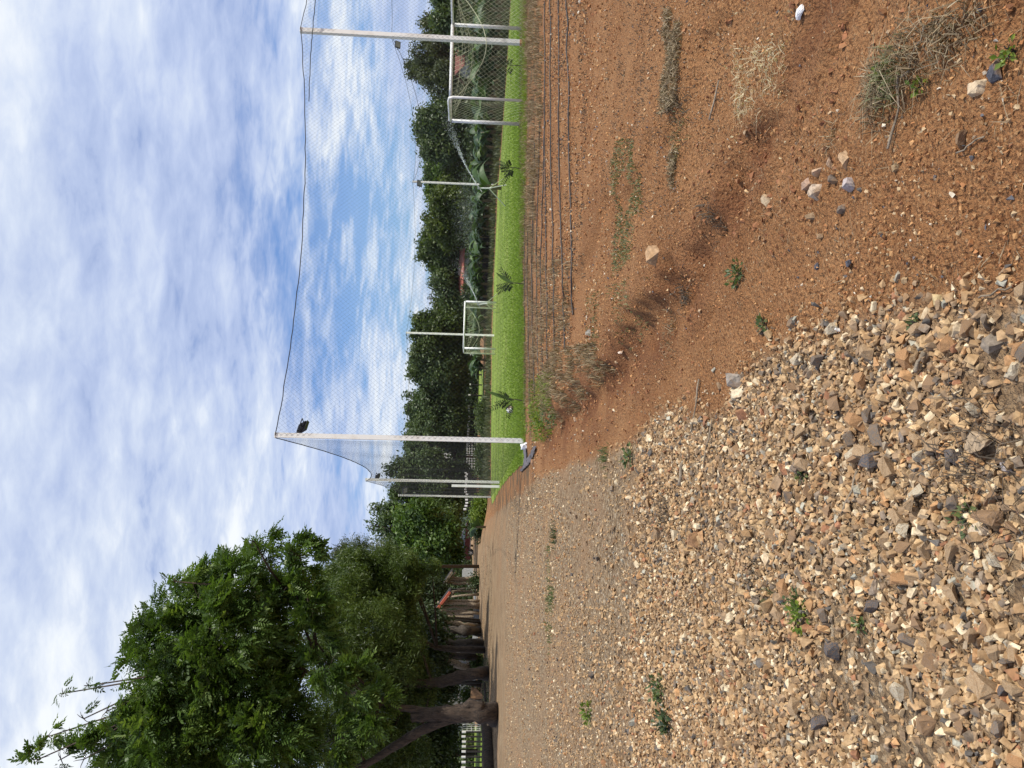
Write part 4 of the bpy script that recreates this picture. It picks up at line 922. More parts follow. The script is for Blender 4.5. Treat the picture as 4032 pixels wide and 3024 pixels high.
FAR = [
 ('dark spreading tree above the ball, left of the far goal', (1890, 1600), 80, [(1650, 1585, 38), (1640, 1620, 34), (1700, 1620, 60), (1750, 1560, 70), (1710, 1540, 45), (1780, 1640, 60), (1690, 1660, 50), (1800, 1500, 50)], M_leafF, 3400),
 ('broad dark tree with ragged top left of the white post behind the goal', (1890, 1440), 78, [(1655, 1415, 32), (1650, 1480, 30), (1700, 1470, 60), (1690, 1400, 60), (1750, 1450, 75), (1790, 1390, 60), (1760, 1520, 50), (1630, 1450, 14, .6)], M_leafF, 3600),
 ('broad dark tree right behind the far goal', (1895, 1290), 78, [(1680, 1350, 55), (1680, 1275, 45), (1730, 1300, 70), (1770, 1360, 60), (1740, 1220, 45), (1790, 1250, 55), (1660, 1265, 20, .7)], M_leafB, 3200),
 ('low dark tree round the red roofs', (1890, 1080), 76, [(1815, 1040, 14), (1822, 1130, 16), (1745, 1105, 38), (1770, 1150, 40), (1770, 1060, 45), (1725, 1110, 22, .7), (1790, 1190, 35), (1760, 1010, 45)], M_leafF, 1900),
 ('dark ragged tree right of the red roofs', (1900, 960), 76, [(1695, 990, 38), (1700, 930, 32, .8), (1740, 960, 55), (1740, 1010, 45), (1780, 940, 50), (1770, 890, 45)], M_leafB, 2400),
 ('yellow green bushy tree behind the sprinkler mist', (1900, 850), 72, [(1730, 900, 35), (1735, 850, 42), (1725, 800, 32), (1770, 870, 60), (1780, 790, 60), (1800, 920, 50), (1770, 740, 45), (1800, 690, 40), (1810, 830, 45)], M_leafY, 3200),
 ('dark tree with ragged top behind the far lamp post', (1900, 680), 76, [(1705, 690, 32), (1700, 650, 28), (1720, 760, 32), (1750, 700, 55), (1740, 630, 45), (1790, 660, 60), (1700, 740, 20, .6)], M_leafA, 2400),
 ('tall dark tree right of the far lamp post', (1905, 520), 72, [(1680, 530, 35), (1690, 480, 45), (1730, 560, 60), (1740, 490, 70), (1780, 440, 60), (1790, 560, 60), (1690, 590, 30), (1820, 500, 60), (1760, 410, 45), (1830, 400, 60)], M_leafF, 3800),
 ('olive feathery tree above the near goal crossbar', (1910, 260), 66, [(1660, 280, 45, .6), (1640, 300, 25, .4), (1680, 220, 50, .7), (1720, 250, 60), (1710, 330, 50, .5), (1710, 170, 45), (1720, 110, 50), (1760, 150, 60), (1770, 300, 60), (1730, 70, 35), (1680, 330, 20, .3), (1770, 220, 60)], M_leafO, 3400),
 ('dark tree at the right edge behind the near goal', (1915, 60), 60, [(1760, 60, 40), (1800, 100, 60), (1810, 20, 60), (1780, -30, 60), (1740, -20, 40), (1850, 150, 50)], M_leafF, 2400),
 ('dark low tree behind the brown roofed hut', (1915, 330), 70, [(1840, 340, 50), (1850, 260, 40), (1860, 180, 40), (1820, 370, 40)], M_leafD, 1400)]
for lab, base, d, pts, mt, n in FAR: simple_tree(lab, base, d, pts, U_BIG, n, mt, 'trees beyond the pitch', clump=.30, size=.92 if mt is not M_leafO else .7)
# understorey hedge and ground bushes beyond the pitch
def bush(lab, px, d, r, mat, n, unit=U_MED, name='bush', dz=.5, size=1.):
    c = W(*px, d); b = onG(c[0], c[1]); rr = r/FPX*d
    lb = [(b+np.array([random.uniform(-.5, .5)*rr, random.uniform(-.3, .3)*rr, rr*random.uniform(.35, .8)]), rr*random.uniform(.5, .8), 1) for _ in range(4)]
    P, Dr, SH = crown_points(lb, n, .5); V, F = instances(unit[0], unit[1], P-b, rots(len(P), 'dirs', Dr), size*rng.uniform(.6, 1.1, len(P)))
    ok = None
    o = link(name, mesh_np(name, V, F, shade=np.repeat(SH, len(unit[0]))), mat); o.location = b
    return tag(o, lab, 'bush')
for lab, px, d, r, mt, n in [
    ('light green weedy bush behind the lawn left of the corner post', (1905, 1690), 62, 26, M_weed, 500), ('green bush behind the lawn right of the corner post', (1905, 1780), 62, 24, M_weed, 450),
    ('green bush behind the lawn under the white gate', (1905, 1850), 63, 22, M_weed, 400), ('green bush behind the lawn directly above the ball', (1905, 1610), 61, 24, M_weed, 420),
    ('bright green shrub beside the far left net post', (1890, 1990), 58, 34, M_bright, 380), ('leafy green shrub beside the low red mound', (1895, 2030), 58, 40, M_bright, 420),
    ('dark shrub left of the leafy green shrub', (1870, 2075), 60, 34, M_leafD, 350), ('dark shrub at the foot of the second log shelter', (1870, 2290), 60, 16, M_leafD, 120),
    ('green shrub growing at the foot of the grove behind the white cloths', (1890, 2615), 46, 22, M_weed, 150), ('leafy shrub between the huge tree and the pale building', (1800, 2740), 50, 40, M_leafB, 350),
    ('pale green bush behind the paddock posts at the left edge', (1800, 2990), 60, 45, M_weed, 350), ('bushy plants hanging above the paddock fence', (1790, 2900), 62, 40, M_leafB, 350)]:
    bush(lab, px, d, r, mt, n, size=.9)
# far wooded hillside
def hill():
    pts = [(1640, 1700, 40), (1640, 1760, 40), (1700, 1690, 70), (1700, 1780, 80), (1660, 1820, 50), (1760, 1720, 90), (1780, 1850, 90), (1740, 1620, 60), (1760, 1500, 60), (1790, 1350, 50), (1800, 1150, 40), (1810, 950, 40), (1800, 2000, 80), (1790, 2200, 60), (1820, 700, 40), (1840, 450, 50), (1850, 150, 60)]
    lb = LB(pts, 170, 6); P, Dr, SH = crown_points(lb, 9000, .4, 20); V, F = instances(U_BIG[0]*2.2, U_BIG[1], P, rots(len(P), 'dirs', Dr), rng.uniform(.8, 1.4, len(P)))
    tag(link('far_woodland', mesh_np('far_woodland', V, F, shade=np.repeat(SH, len(U_BIG[0]))), M_leafF), 'far off wooded slope behind the houses', 'woodland', None, 'stuff')
    a = np.linspace(-50, 50, 60); V, F = [], []
    for i, q in enumerate(a):
        for k, (d, h) in enumerate([(120, -1), (150, 2), (185, 4.5+1.5*math.sin(i*.4)), (260, 6)]):
            V.append([math.sin(R(q))*d, math.cos(R(q))*d, h])
    F = [[i*4+k, i*4+k+1, (i+1)*4+k+1, (i+1)*4+k] for i in range(59) for k in range(3)]
    tag(link('hill', mesh_np('hill', V, F, smooth=True), plain('hill_green', (.035, .05, .02), (.02, .035, .014), .5, .9), None), 'low green hill behind the trees', None, None, 'structure')
hill()

# ---------------------------------------------------------------- banana plants
def banana(label, base, d, h, nl, seed, lean=0, yellow=False):
    r = random.Random(seed); p = W(*base, d); b = onG(p[0], p[1]); e = empty('banana_plant', b, label, 'banana plant', 'banana plants beyond the lawn')
    mb = MB(); mb.tube([(0, 0, -.1), (lean*.3, 0, h*.3), (lean, .05, h*.45)], [.05*h, .042*h, .03*h], 8, sh=.3)
    mb.obj('stem', M_banstem, e, smooth=True)
    for i in range(nl):
        a = i*2.4+r.uniform(-.4, .4); L = h*r.uniform(.55, .95); w = h*r.uniform(.075, .115); up = r.uniform(.95, 1.6); roll = r.uniform(-1.1, 1.1)
        dx, dy = math.cos(a), math.sin(a); pts = []
        S0 = np.array([lean*.8, .05, h*r.uniform(.2, .45)]); N_ = 9; V, F = [], []
        for k in range(N_):
            q = k/(N_-1); c = S0+np.array([dx, dy, 0])*L*(q*.85)*math.cos(up*.5)+np.array([0, 0, 1])*L*(math.sin(up)*q-.85*q*q)
            ww = w*(.06 if k == 0 else math.sin(min(1, q*1.15+.12)*math.pi)**.6 if k < N_-1 else .03); ww = max(ww, .02)*(1 if q < .97 else .3)
            sd = np.array([-dy*math.cos(roll), dx*math.cos(roll), math.sin(roll)]); rag = r.uniform(.75, 1.05)
            V += [c+sd*ww*rag+np.array([0, 0, -.35*ww]), c, c-sd*ww*rag+np.array([0, 0, -.35*ww])]
        F = [(k*3+j, k*3+j+1, (k+1)*3+j+1, (k+1)*3+j) for k in range(N_-1) for j in (0, 1)]
        lm = MB(); lm.add(V, F, r.uniform(0, .9)); lm.obj('leaf', M_dry if (yellow and i == 0) else M_ban, e, smooth=True)
M_banstem = plain('banana_stem', (.20, .16, .09), (.10, .09, .045), 9, .7)
BL = [(1965, 700, 58, 2.4), (1966, 640, 57, 2.6), (1968, 585, 56, 2.5), (1975, 520, 53, 2.5), (1978, 470, 51, 2.5), (1984, 420, 49, 2.6), (1990, 350, 46, 2.6), (1996, 290, 44, 2.6), (1999, 230, 43, 2.8), (2003, 150, 42, 2.5), (2005, 95, 41, 2.3), (2010, 40, 40, 2.5), (2012, -20, 39, 2.5),
      (1960, 790, 59, 2.5), (1957, 850, 59, 2.4), (1954, 905, 59.5, 2.3), (1950, 960, 60, 2.2), (1950, 1010, 60, 2.3), (1947, 1065, 60, 2.2), (1945, 1120, 60, 2.3), (1944, 1170, 60, 2.2), (1940, 1250, 60, 2.0), (1939, 1310, 60, 2.0), (1937, 1420, 61, 2.1), (1936, 1450, 61, 1.9)]
wh = ['directly behind the far lamp post', 'right of the far lamp post', 'second to the right of the far lamp post', 'below the jet of water', 'behind the left post of the near goal', 'just inside the near goal frame on its left', 'seen through the near goal left half', 'under the brown roofed hut', 'in the middle of the near goal', 'right of the tall front post', 'behind the right post of the near goal', 'at the right edge behind the near goal', 'partly cut by the right frame edge',
      'left of the nearer sprinkler', 'second to the left of the nearer sprinkler', 'with a yellow withered leaf, behind the mist', 'in front of the stake fence, right end', 'in front of the stake fence under the red roofs', 'right of the second sapling', 'behind the third sapling top', 'just right of the far goal', 'behind the right half of the far goal', 'behind the post in the far goal', 'left of the far goal', 'last at the left of the banana row']
for i, ((v, y, d, h), w_) in enumerate(zip(BL, wh)): banana('broad leaved banana plant '+w_, (v-8, y), d+1.2, h*1.12, 17, i, random.Random(i).uniform(-.3, .3), i == 15)
banana('young banana plant with one big pale leaf beside the parked car', (1890, 2075), 52, 1.7, 6, 77)
for i in range(22):
    v, y = BL[i][0], BL[i][1]; banana('banana plant in the back row, '+wh[i], (v-12, (BL[i][1]+BL[i+1][1])/2 if i != 12 else 740), BL[i][2]+4+random.random()*2, 2.9, 8, 300+i, random.uniform(-.3, .3))
def undergrowth(label, segs, n, mat, unit, hgt, sz):
    P = []
    for (v0, y0, d0, v1, y1, d1), k in zip(segs, n):
        t = rng.uniform(0, 1, k); dz = rng.uniform(0, 3.5, k)
        for tt, z_ in zip(t, dz):
            p = W(v0*(1-tt)+v1*tt, y0*(1-tt)+y1*tt, d0*(1-tt)+d1*tt+z_); P.append([p[0], p[1], 0])
    P = np.array(P); q = rng.uniform(0, 1, len(P)); P[:, 2] = gz(P[:, 0], P[:, 1])+hgt*q*(.6+.8*fbm(P[:, 0]*.5, P[:, 1]*.5, 5))
    V, F = instances(unit[0], unit[1], P, rots(len(P)), sz*rng.uniform(.6, 1.2, len(P)))
    tag(link('undergrowth', mesh_np('undergrowth', V, F, shade=np.repeat(rng.uniform(0, 1, len(P)), len(unit[0]))), mat), label, 'undergrowth', None, 'stuff')
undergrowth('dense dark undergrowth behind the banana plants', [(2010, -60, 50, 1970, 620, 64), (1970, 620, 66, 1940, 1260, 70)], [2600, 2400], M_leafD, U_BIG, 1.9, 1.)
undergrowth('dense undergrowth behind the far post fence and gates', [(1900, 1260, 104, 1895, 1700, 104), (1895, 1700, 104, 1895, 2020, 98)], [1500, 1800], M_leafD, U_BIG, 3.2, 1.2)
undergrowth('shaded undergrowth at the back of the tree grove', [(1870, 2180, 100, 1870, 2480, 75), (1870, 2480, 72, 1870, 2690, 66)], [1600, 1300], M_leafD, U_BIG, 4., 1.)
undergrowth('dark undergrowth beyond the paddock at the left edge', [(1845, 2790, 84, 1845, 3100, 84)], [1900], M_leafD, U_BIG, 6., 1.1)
# low dark growth under the bananas
x = rng.uniform(-9, 32, 26000); y = rng.uniform(38, 66, 26000)
v_, u_, z_ = proj(np.stack([x, y, zbase(x, y)], -1)); edge = np.interp(u_, [-300, 0, 300, 600, 750, 1100, 1400, 1957, 2100], [2026, 2013, 1995, 1974, 1961, 1945, 1937, 1934, 1934])
ok = (v_ < edge-2) & (v_ > edge-26) & (u_ < 1950); x, y = x[ok], y[ok]
pos = np.stack([x, y, gz(x, y)], 1)
tag(blade_obj('verge_weeds', pos, rng.uniform(.12, .5, len(x)), .07, M_leafO, .6), 'rank weeds along the far verge of the lawn under the banana plants', 'weeds', None, 'stuff')
x2 = rng.uniform(-9, 32, 9000)

# ---------------------------------------------------------------- fences
def stake_fence(a, b, n, h, label, cap=False, mat=None, w=.08, jitter=.1, name='stake_fence', capm=None, pn='stake', rails=0, jit=.2):
    e = empty(name, a, label, 'fence'); o = np.array(a); base_me = None
    for i in range(n):
        t = i/(n-1); p = np.array(a)*(1-t)+np.array(b)*t; p = onG(p[0], p[1])-o; hh = h*random.uniform(1-jitter, 1+jitter)
        k = random.uniform(-.04, .04)*(1 if jitter > .03 else .2); mb = MB(); ww = w*random.uniform(.8, 1.2)
        mb.tube([p-[0, 0, .1], p+np.array([k, 0, hh])], [ww*.55, ww*.45], 6); s = mb.obj(pn, mat or M_darkpost, e)
        if cap:
            c = MB(); q = p+np.array([k, 0, hh]); c.tube([q-[0, 0, .2], q+[0, 0, .02]], w*.65, 6); c.obj('painted_top', capm or M_white, s)
    for r in range(rails):
        z = h*(.35+.45*r); mb = MB(); mb.tube([np.array([0, 0, z]), np.array(onG(b[0], b[1]))-o+[0, 0, z]], .012 if cap else .03, 4); mb.obj('rail', mat or M_darkpost, e)
    return e
stake_fence(gf(1938, 1262)*1.0+np.array([0, 8, 0]), gf(1955, 870)+np.array([0, 6, 0]), 62, 1.15, 'rough fence of dark close set stakes behind the banana plants', w=.11, jitter=.18, rails=1)
stake_fence(gf(1898, 1262), gf(1899, 1645), 11, 1.45, 'dark post fence with white painted tops left of the far goal', True, w=.15, jitter=.03, name='post_fence', pn='post', rails=2)
stake_fence(gf(1899, 1600), gf(1893, 1760), 17, 1.5, 'closely set dark posts with white painted tops right of the pale gate', True, w=.14, jitter=.04, name='post_fence', pn='post', rails=1)
stake_fence(gf(1893, 1862), gf(1908, 2005), 16, 1.6, 'palisade of dark posts with white painted tops behind the far left net posts', True, w=.13, jitter=.05, name='post_fence', pn='post', rails=1)
stake_fence(gf(1899, 2882), gf(1906, 3090), 11, 1.15, 'dark posts with white tops in front of the green paddock at the left edge', True, w=.10, jitter=.03, name='post_fence', pn='post', rails=2)
stake_fence(gf(1868, 2695), gf(1870, 2790), 9, 1.5, 'dark posts with white tops in front of the pale building', True, w=.13, jitter=.03, name='post_fence', pn='post', rails=1)
def gate(px0, px1, h, label, nx, nz, r=.03):
    a, b = gf(*px0), gf(*px1); e = empty('white_gate', a, label, 'gate'); d = b-a
    f = MB(); f.tube([(0, 0, .08), (0, 0, h), d+[0, 0, h], d+[0, 0, .08], (0, 0, .08)], r*1.2, 6); f.obj('frame', M_white, e)
    for i in range(1, nx):
        m_ = MB(); m_.tube([d*i/nx+[0, 0, .08], d*i/nx+[0, 0, h]], r*.7, 5); m_.obj('bar', M_white, e)
    for i in range(1, nz):
        m_ = MB(); z = .08+(h-.08)*i/nz; m_.tube([np.array([0, 0, z]), d+[0, 0, z]], r*.7, 5); m_.obj('rail', M_white, e)
gate((1880, 1795), (1881, 1848), 1.35, 'white barred gate seen through the left side net, left leaf', 5, 4)
gate((1880, 1738), (1880, 1788), 1.35, 'white barred gate seen through the left side net, right leaf', 5, 4)
gate((1896, 2853), (1896, 2878), 1.1, 'small white grid gate between the huge trunk and the paddock posts', 3, 4, .022)

# ---------------------------------------------------------------- buildings
def house(a_px, w_m, dpt, d, hw, hr, label, wall, roof, yaw=0., win=1, ridge='x'):
    p = W(*a_px, d); b = onG(p[0], p[1]); e = empty('house', b, label, 'house'); ca, sa = math.cos(yaw), math.sin(yaw)
    def T(q): q = np.array(q, float); return np.array([q[0]*ca-q[1]*sa, q[0]*sa+q[1]*ca, q[2]])
    hx, hy = w_m/2, dpt/2; mb = MB()
    if ridge == 'x': V = [(-hx, -hy, -.3), (hx, -hy, -.3), (hx, hy, -.3), (-hx, hy, -.3), (-hx, -hy, hw), (hx, -hy, hw), (hx, hy, hw), (-hx, hy, hw), (-hx, 0, hw+hr-.05), (hx, 0, hw+hr-.05)]; F = [(0, 1, 5, 4), (2, 3, 7, 6), (1, 2, 6, 9, 5), (3, 0, 4, 8, 7)]
    else: V = [(-hx, -hy, -.3), (hx, -hy, -.3), (hx, hy, -.3), (-hx, hy, -.3), (-hx, -hy, hw), (hx, -hy, hw), (hx, hy, hw), (-hx, hy, hw), (0, -hy, hw+hr-.05), (0, hy, hw+hr-.05)]; F = [(1, 2, 6, 5), (3, 0, 4, 7), (0, 1, 5, 8, 4), (2, 3, 7, 9, 6)]
    mb.add([T(v) for v in V], F); mb.obj('wall', wall, e)
    ov = .35; rf = MB(); th = .1
    for s in (-1, 1):
        if ridge == 'x': q = [(-hx-ov, s*(hy+ov), hw-hr*ov/hy), (hx+ov, s*(hy+ov), hw-hr*ov/hy), (hx+ov, 0, hw+hr), (-hx-ov, 0, hw+hr)]
        else: q = [(s*(hx+ov), -hy-ov, hw-hr*ov/hx), (s*(hx+ov), hy+ov, hw-hr*ov/hx), (0, hy+ov, hw+hr), (0, -hy-ov, hw+hr)]
        V = [T(v) for v in q]+[T(v)+[0, 0, th] for v in q]; rf.add(V, [(0, 1, 2, 3), (7, 6, 5, 4), (0, 4, 5, 1), (1, 5, 6, 2), (2, 6, 7, 3), (3, 7, 4, 0)])
    rf.obj('roof', roof, e)
    for i in range(win):
        x0 = -hx+w_m*(i+.5)/win; f = MB(); f.box(T((x0, -hy-.02, hw*.55)), (.9, .08, .9), yaw); fo = f.obj('window', M_darkpost, e); g = MB(); g.box(T((x0, -hy-.065, hw*.55)), (.75, .02, .75), yaw); g.obj('pane', M_glass, fo)
M_roofb = plain('brown_red_roof', (.22, .085, .06), (.14, .05, .035), 4, .8)
M_pinkroof = plain('faded_red_roof', (.42, .14, .10), (.30, .09, .06), 4, .8)
house((1890, 255), 1.2, 2, 60, 2.75, .5, 'small white walled hut with brown red roof behind the near goal', M_wall, M_roofb, .15, 1)
house((1885, 1080), 4.0, 3, 76.5, 2.35, .42, 'low house with faded red roof behind the banana plants', M_wall, M_pinkroof, -.1, 2)
house((1885, 125), 1.6, 3, 62, 3.1, .4, 'low hut with orange red roof at the right behind the near goal', M_wall, M_pinkroof, .2, 1)
house((1880, 1795), 4.2, 4, 112, 4.0, 1.8, 'distant house with pale gable and dull red roof behind the gates', M_wall, M_roofb, .45, 1, 'y')
house((1872, 2750), 7, 4, 64, 2.1, .5, 'pale rendered building glimpsed past the huge trunk', M_wall, M_concrete, 0, 2)
# utility pole
p = W(1880, 1182, 112); b = onG(p[0], p[1]); e = empty('utility_pole', b, 'thin utility pole with crossarms above the trees right of the far goal', 'utility pole'); H_ = W(1688, 1182, 112)[2]-b[2]
mb = MB(); mb.tube([(0, 0, 0), (0, 0, H_)], .13, 6); mb.obj('pole', M_concrete, e)
for z in (-.35, -.95):
    mb = MB(); mb.box((0, 0, H_+z), (1.5, .12, .12)); a_ = mb.obj('crossarm', M_darkpost, e)
    for x in (-.6, 0, .6): q = MB(); q.tube([(x, 0, H_+z+.06), (x, 0, H_+z+.3)], .07, 6); q.obj('insulator', M_darkpost, a_)

# ---------------------------------------------------------------- pole shelter, walls, cloths
def shelter(label, top_px, low_px, d, roofmat, posts, dz):
    a, b = W(*top_px, d), W(*low_px, d); bb = onG(a[0], a[1]+.5); e = empty('log_shelter', bb, label, 'shelter', 'log shelters beside the grove'); o = bb
    n = np.array([0, 1.2, 0]); th = np.array([0, 0, .10]); fb = MB(); fb.tube([a-o-[0, .05, -.05], b-o-[0, .05, -.05]], .12, 4); fb.obj('fascia', roofmat, e)
    mb = MB(); V = [a-o, b-o, b-o+n, a-o+n]; mb.add([v for v in V]+[v+th for v in V], [(3, 2, 1, 0), (4, 5, 6, 7), (0, 1, 5, 4), (1, 2, 6, 5), (2, 3, 7, 6), (3, 0, 4, 7)]); mb.obj('roof', M_darkpost, e)
    for i, (v, y, dd) in enumerate(posts):
        f = gf(v, y); f = W(v, y, d+dd); f = onG(f[0], f[1]); t = float(np.clip((f[0]-a[0])/(b[0]-a[0]), -.1, 1.1)); zt = a[2]*(1-t)+b[2]*t-.02
        m_ = MB(); k = 5; m_.tube([f-o+np.array([random.uniform(-.06, .06), 0, (zt-f[2])*j/k]) for j in range(k+1)], [.11*random.uniform(.8, 1.25) for _ in range(k+1)], 7); m_.obj('log_post', M_wood, e, smooth=True)
    m_ = MB(); m_.tube([a-o+[.1, .2, -.2], b-o+[-.1, .2, -.2]], .07, 6); m_.obj('beam', M_wood, e)
shelter('log post shelter with a sloping red roof edge', (1706, 2422), (1775, 2330), 56, M_red, [(1880, 2366, 1), (1880, 2380, .6), (1880, 2392, .8), (1880, 2408, 1.6), (1880, 2416, .5), (1882, 2428, 2.2), (1880, 2372, 2.6)], 0)
shelter('smaller log shelter with a thin brown roof edge behind the red roofed one', (1726, 2338), (1783, 2252), 64, M_wood, [(1872, 2276, 1), (1872, 2287, 1.4), (1872, 2298, .7), (1872, 2330, 1.8)], 0)
for lab, v, y, d in (('left one of twin thin grey poles standing before the log shelter', 1892, 2453, 50), ('right one of twin thin grey poles standing before the log shelter', 1889, 2443, 50)):
    b = gf(v, y); t = W(1708, y-14, 50); mb = MB(); mb.tube([b-[0, 0, .2], (b+t)/2+[.05, 0, 0], t], [.09, .075, .06], 7); tag(mb.obj('pole', M_barkg, org=b, smooth=True), lab, 'pole', 'twin thin poles')
def boxthing(name, label, cat, a, b, h, dep, mat, z0=0., group=None):
    a, b = gf(*a), gf(*b); c = (a+b)/2; c = onG(c[0], c[1]); L_ = np.linalg.norm((b-a)[:2]); yaw = math.atan2(*(b-a)[[1, 0]])
    bm = bmesh.new(); bmesh.ops.create_cube(bm, size=1)
    for v in bm.verts: v.co = Vector((v.co.x*L_, v.co.y*dep, (v.co.z+.5)*h+z0-.05))
    bmesh.ops.bevel(bm, geom=bm.edges[:], offset=.03, segments=2, affect='EDGES')
    me = bpy.data.meshes.new(name); bm.to_mesh(me); bm.free(); o = link(name, me, mat); o.location = c; o.rotation_euler.z = yaw; return tag(o, label, cat, group)
def blockwall(label, a, b, rows, cols, bh, mat):
    a, b = gf(*a), gf(*b); e = empty('low_wall', a, label, 'wall'); d = (b-a); L_ = np.linalg.norm(d); yaw = math.atan2(d[1], d[0]); bw = L_/cols; me = None
    for r in range(rows):
        for c in range(cols):
            p = d*((c+.5+(.25 if r % 2 else 0))/cols)+np.array([0, random.uniform(-.01, .01), bh*(r+.5)])
            if me is None: mb = MB(); mb.box((0, 0, 0), (bw*.97, .2, bh*.94)); o = mb.obj('block', mat, e); me = o.data
            else: o = link('block', me, mat, e)
            o.location = p; o.rotation_euler.z = yaw
blockwall('low grey block wall under the log shelter', (1888, 2376), (1886, 2440), 3, 6, .14, M_concrete)
boxthing('slab', 'pale concrete slab at the right end of the low grey wall', 'slab', (1872, 2330), (1876, 2350), .22, .8, M_concrete)
boxthing('bench', 'long low grey bench seen far back between the logs', 'bench', (1864, 2245), (1864, 2300), .3, .5, M_concrete)
boxthing('trough', 'grey rectangular trough behind the slanting pale trunk', 'trough', (1888, 2590), (1886, 2635), .5, .6, M_concrete)
boxthing('trough', 'small grey trough between the knotty trunks', 'trough', (1882, 2508), (1880, 2528), .45, .5, M_concrete)
boxthing('back_wall', 'grey rendered wall in deep shade behind the tree trunks', 'wall', (1864, 2235), (1864, 2275), 1.3, .2, M_concrete)
def cloth(label, v0, v1, y0, y1, d):
    a = W(v0, y0, d); b = W(v0, y1, d); mb = MB(); n, m_ = 8, 6; V = []; hgt = (v1-v0)/FPX*d
    for i in range(n+1):
        for j in range(m_+1):
            p = a*(1-i/n)+b*(i/n); V.append(p+np.array([0, .06*math.sin(i*1.9+j*.5), -hgt*j/m_*(1-.12*math.sin(i*1.1))]))
    mb.add(V, [(i*(m_+1)+j, (i+1)*(m_+1)+j, (i+1)*(m_+1)+j+1, i*(m_+1)+j+1) for i in range(n) for j in range(m_)])
    o = mb.obj('hanging_cloth', M_cloth, org=a, smooth=True); s = o.modifiers.new('t', 'SOLIDIFY'); s.thickness = .01; tag(o, label, 'cloth', 'white cloths hanging in the grove')
cloth('white cloth hanging right of the slanting trunk, larger one', 1797, 1838, 2579, 2592, 46)
cloth('white cloth hanging close to the slanting pale trunk', 1804, 1842, 2602, 2612, 46)
cloth('thin white cloth hanging between the knotty trunks, left', 1803, 1836, 2521, 2526, 48)
cloth('long thin white cloth hanging between the knotty trunks, right', 1784, 1838, 2504, 2509, 48)
rope('clothes_line', W(1803, 2500, 47), W(1795, 2640, 46), .1, .01, 'thin line strung between grove trunks holding the white cloths')
# boulders by the trunks
for px, s, c, lab in (((1903, 2732), (1.0, .6, .85), (.34, .20, .11), 'big brown split boulder between the two large trunks'), ((1900, 2772), (.7, .6, .75), (.42, .38, .34), 'big pale grey boulder against the huge trunk'), ((1942, 2842), (.32, .3, .3), (.62, .42, .24), 'sawn off root end at the foot of the huge tree')):
    b = gf(*px); V, F = rough_rock(int(px[1]), 16, .95); o = link('boulder', mesh_np('boulder', V*np.array(s)*1.0, F, col=np.array(c)), M_stone); o.location = b+np.array([0, 0, s[2]*.38]); tag(o, lab, 'boulder')
def log(label, a, b, r):
    a, b = gf(*a), gf(*b); P = [a*(1-t)+b*t+np.array([0, .08*math.sin(t*7), r*.8]) for t in np.linspace(0, 1, 9)]; mb = MB(); mb.tube(P, [r*random.uniform(.8, 1.15) for _ in P], 8); tag(mb.obj('fallen_log', M_bark, org=a, smooth=True), label, 'log')
log('dark fallen log lying from the huge trunk to the left edge', (1935, 2840), (1946, 3080), .24)
log('thin fallen branch lying in front of the two large trunks', (1912, 2690), (1918, 2760), .07)

# ---------------------------------------------------------------- parked car (far, in shade)
def car():
    p = W(1862, 2126, 91); b = onG(p[0], p[1]); e = empty('parked_car', b, 'dark maroon car with silver wheels parked in the shade behind the banana leaf', 'car')
    M_car = plain('car_paint', (.05, .012, .014), (.04, .01, .012), 3, .25, spec=.6); M_tyre = plain('tyre', (.02, .02, .02), None, 5, .8); M_rim = plain('rim', (.6, .6, .62), None, 5, .3, .6); M_win = plain('car_glass', (.05, .07, .08), None, 4, .08, spec=.8)
    prof = [(-2.2, .35), (-2.25, .75), (-2.1, .98), (-1.45, 1.02), (-.85, 1.45), (.75, 1.48), (1.45, 1.02), (2.15, .92), (2.25, .55), (2.2, .35)]
    mb = MB(); n = len(prof)
    def wd(z): return .86 if z < 1.05 else .70
    V = [(x, -wd(z), z) for x, z in prof]+[(x, wd(z), z) for x, z in prof]
    mb.add(V, [tuple(range(n)), tuple(range(2*n-1, n-1, -1))]+[(i, i+n, (i+1) % n+n, (i+1) % n) for i in range(n)])
    o = mb.obj('body', M_car, e); bv = o.modifiers.new('b', 'BEVEL'); bv.width = .05; bv.segments = 3
    for x0, x1, x2, x3 in ((-1.3, -.82, -.1, -.1), (0, 0, .7, 1.3)):
        for s in (-1, 1): w = MB(); w.add([(x0, s*.872, 1.06), (x1, s*.735, 1.4), (x2, s*.735, 1.4), (x3, s*.872, 1.06)], [(0, 1, 2, 3)]); oo = w.obj('side_window', M_win, e); sm = oo.modifiers.new('s', 'SOLIDIFY'); sm.thickness = .02
    for x in (-1.4, 1.4):
        for s in (-1, 1):
            w = MB(); w.tube([(x, s*.70, .33), (x, s*.92, .33)], .33, 20); wo = w.obj('wheel', M_tyre, e)
            r = MB(); r.tube([(x, s*.91, .33), (x, s*.935, .33)], .09, 10)
            for k in range(6): a = k*math.pi/3; r.box((x+math.cos(a)*.13, s*.93, .33+math.sin(a)*.13), (.22, .02, .05), M=np.array([[math.cos(a), 0, -math.sin(a)], [0, 1, 0], [math.sin(a), 0, math.cos(a)]]))
            r.obj('rim', M_rim, wo)
    for s in (-1, 1): h = MB(); h.box((2.2, s*.6, .72), (.12, .34, .14)); h.obj('headlight', M_glass, e)
    st = MB(); st.box((0, -.885, .42), (3.0, .03, .05)); st.obj('side_trim', M_rim, e)
    e.rotation_euler.z = R(8)
car()
# red mound by the shrubs
b = gf(1895, 2025); V, F = rough_rock(4242, 30, .6); o = link('earth_mound', mesh_np('earth_mound', V*np.array([1.6, 1.2, 1.1]), F, col=np.array((.36, .16, .08)), smooth=True), M_stone); o.location = b+np.array([0, 0, .1]); tag(o, 'low mound of red earth between the green shrubs', 'mound')

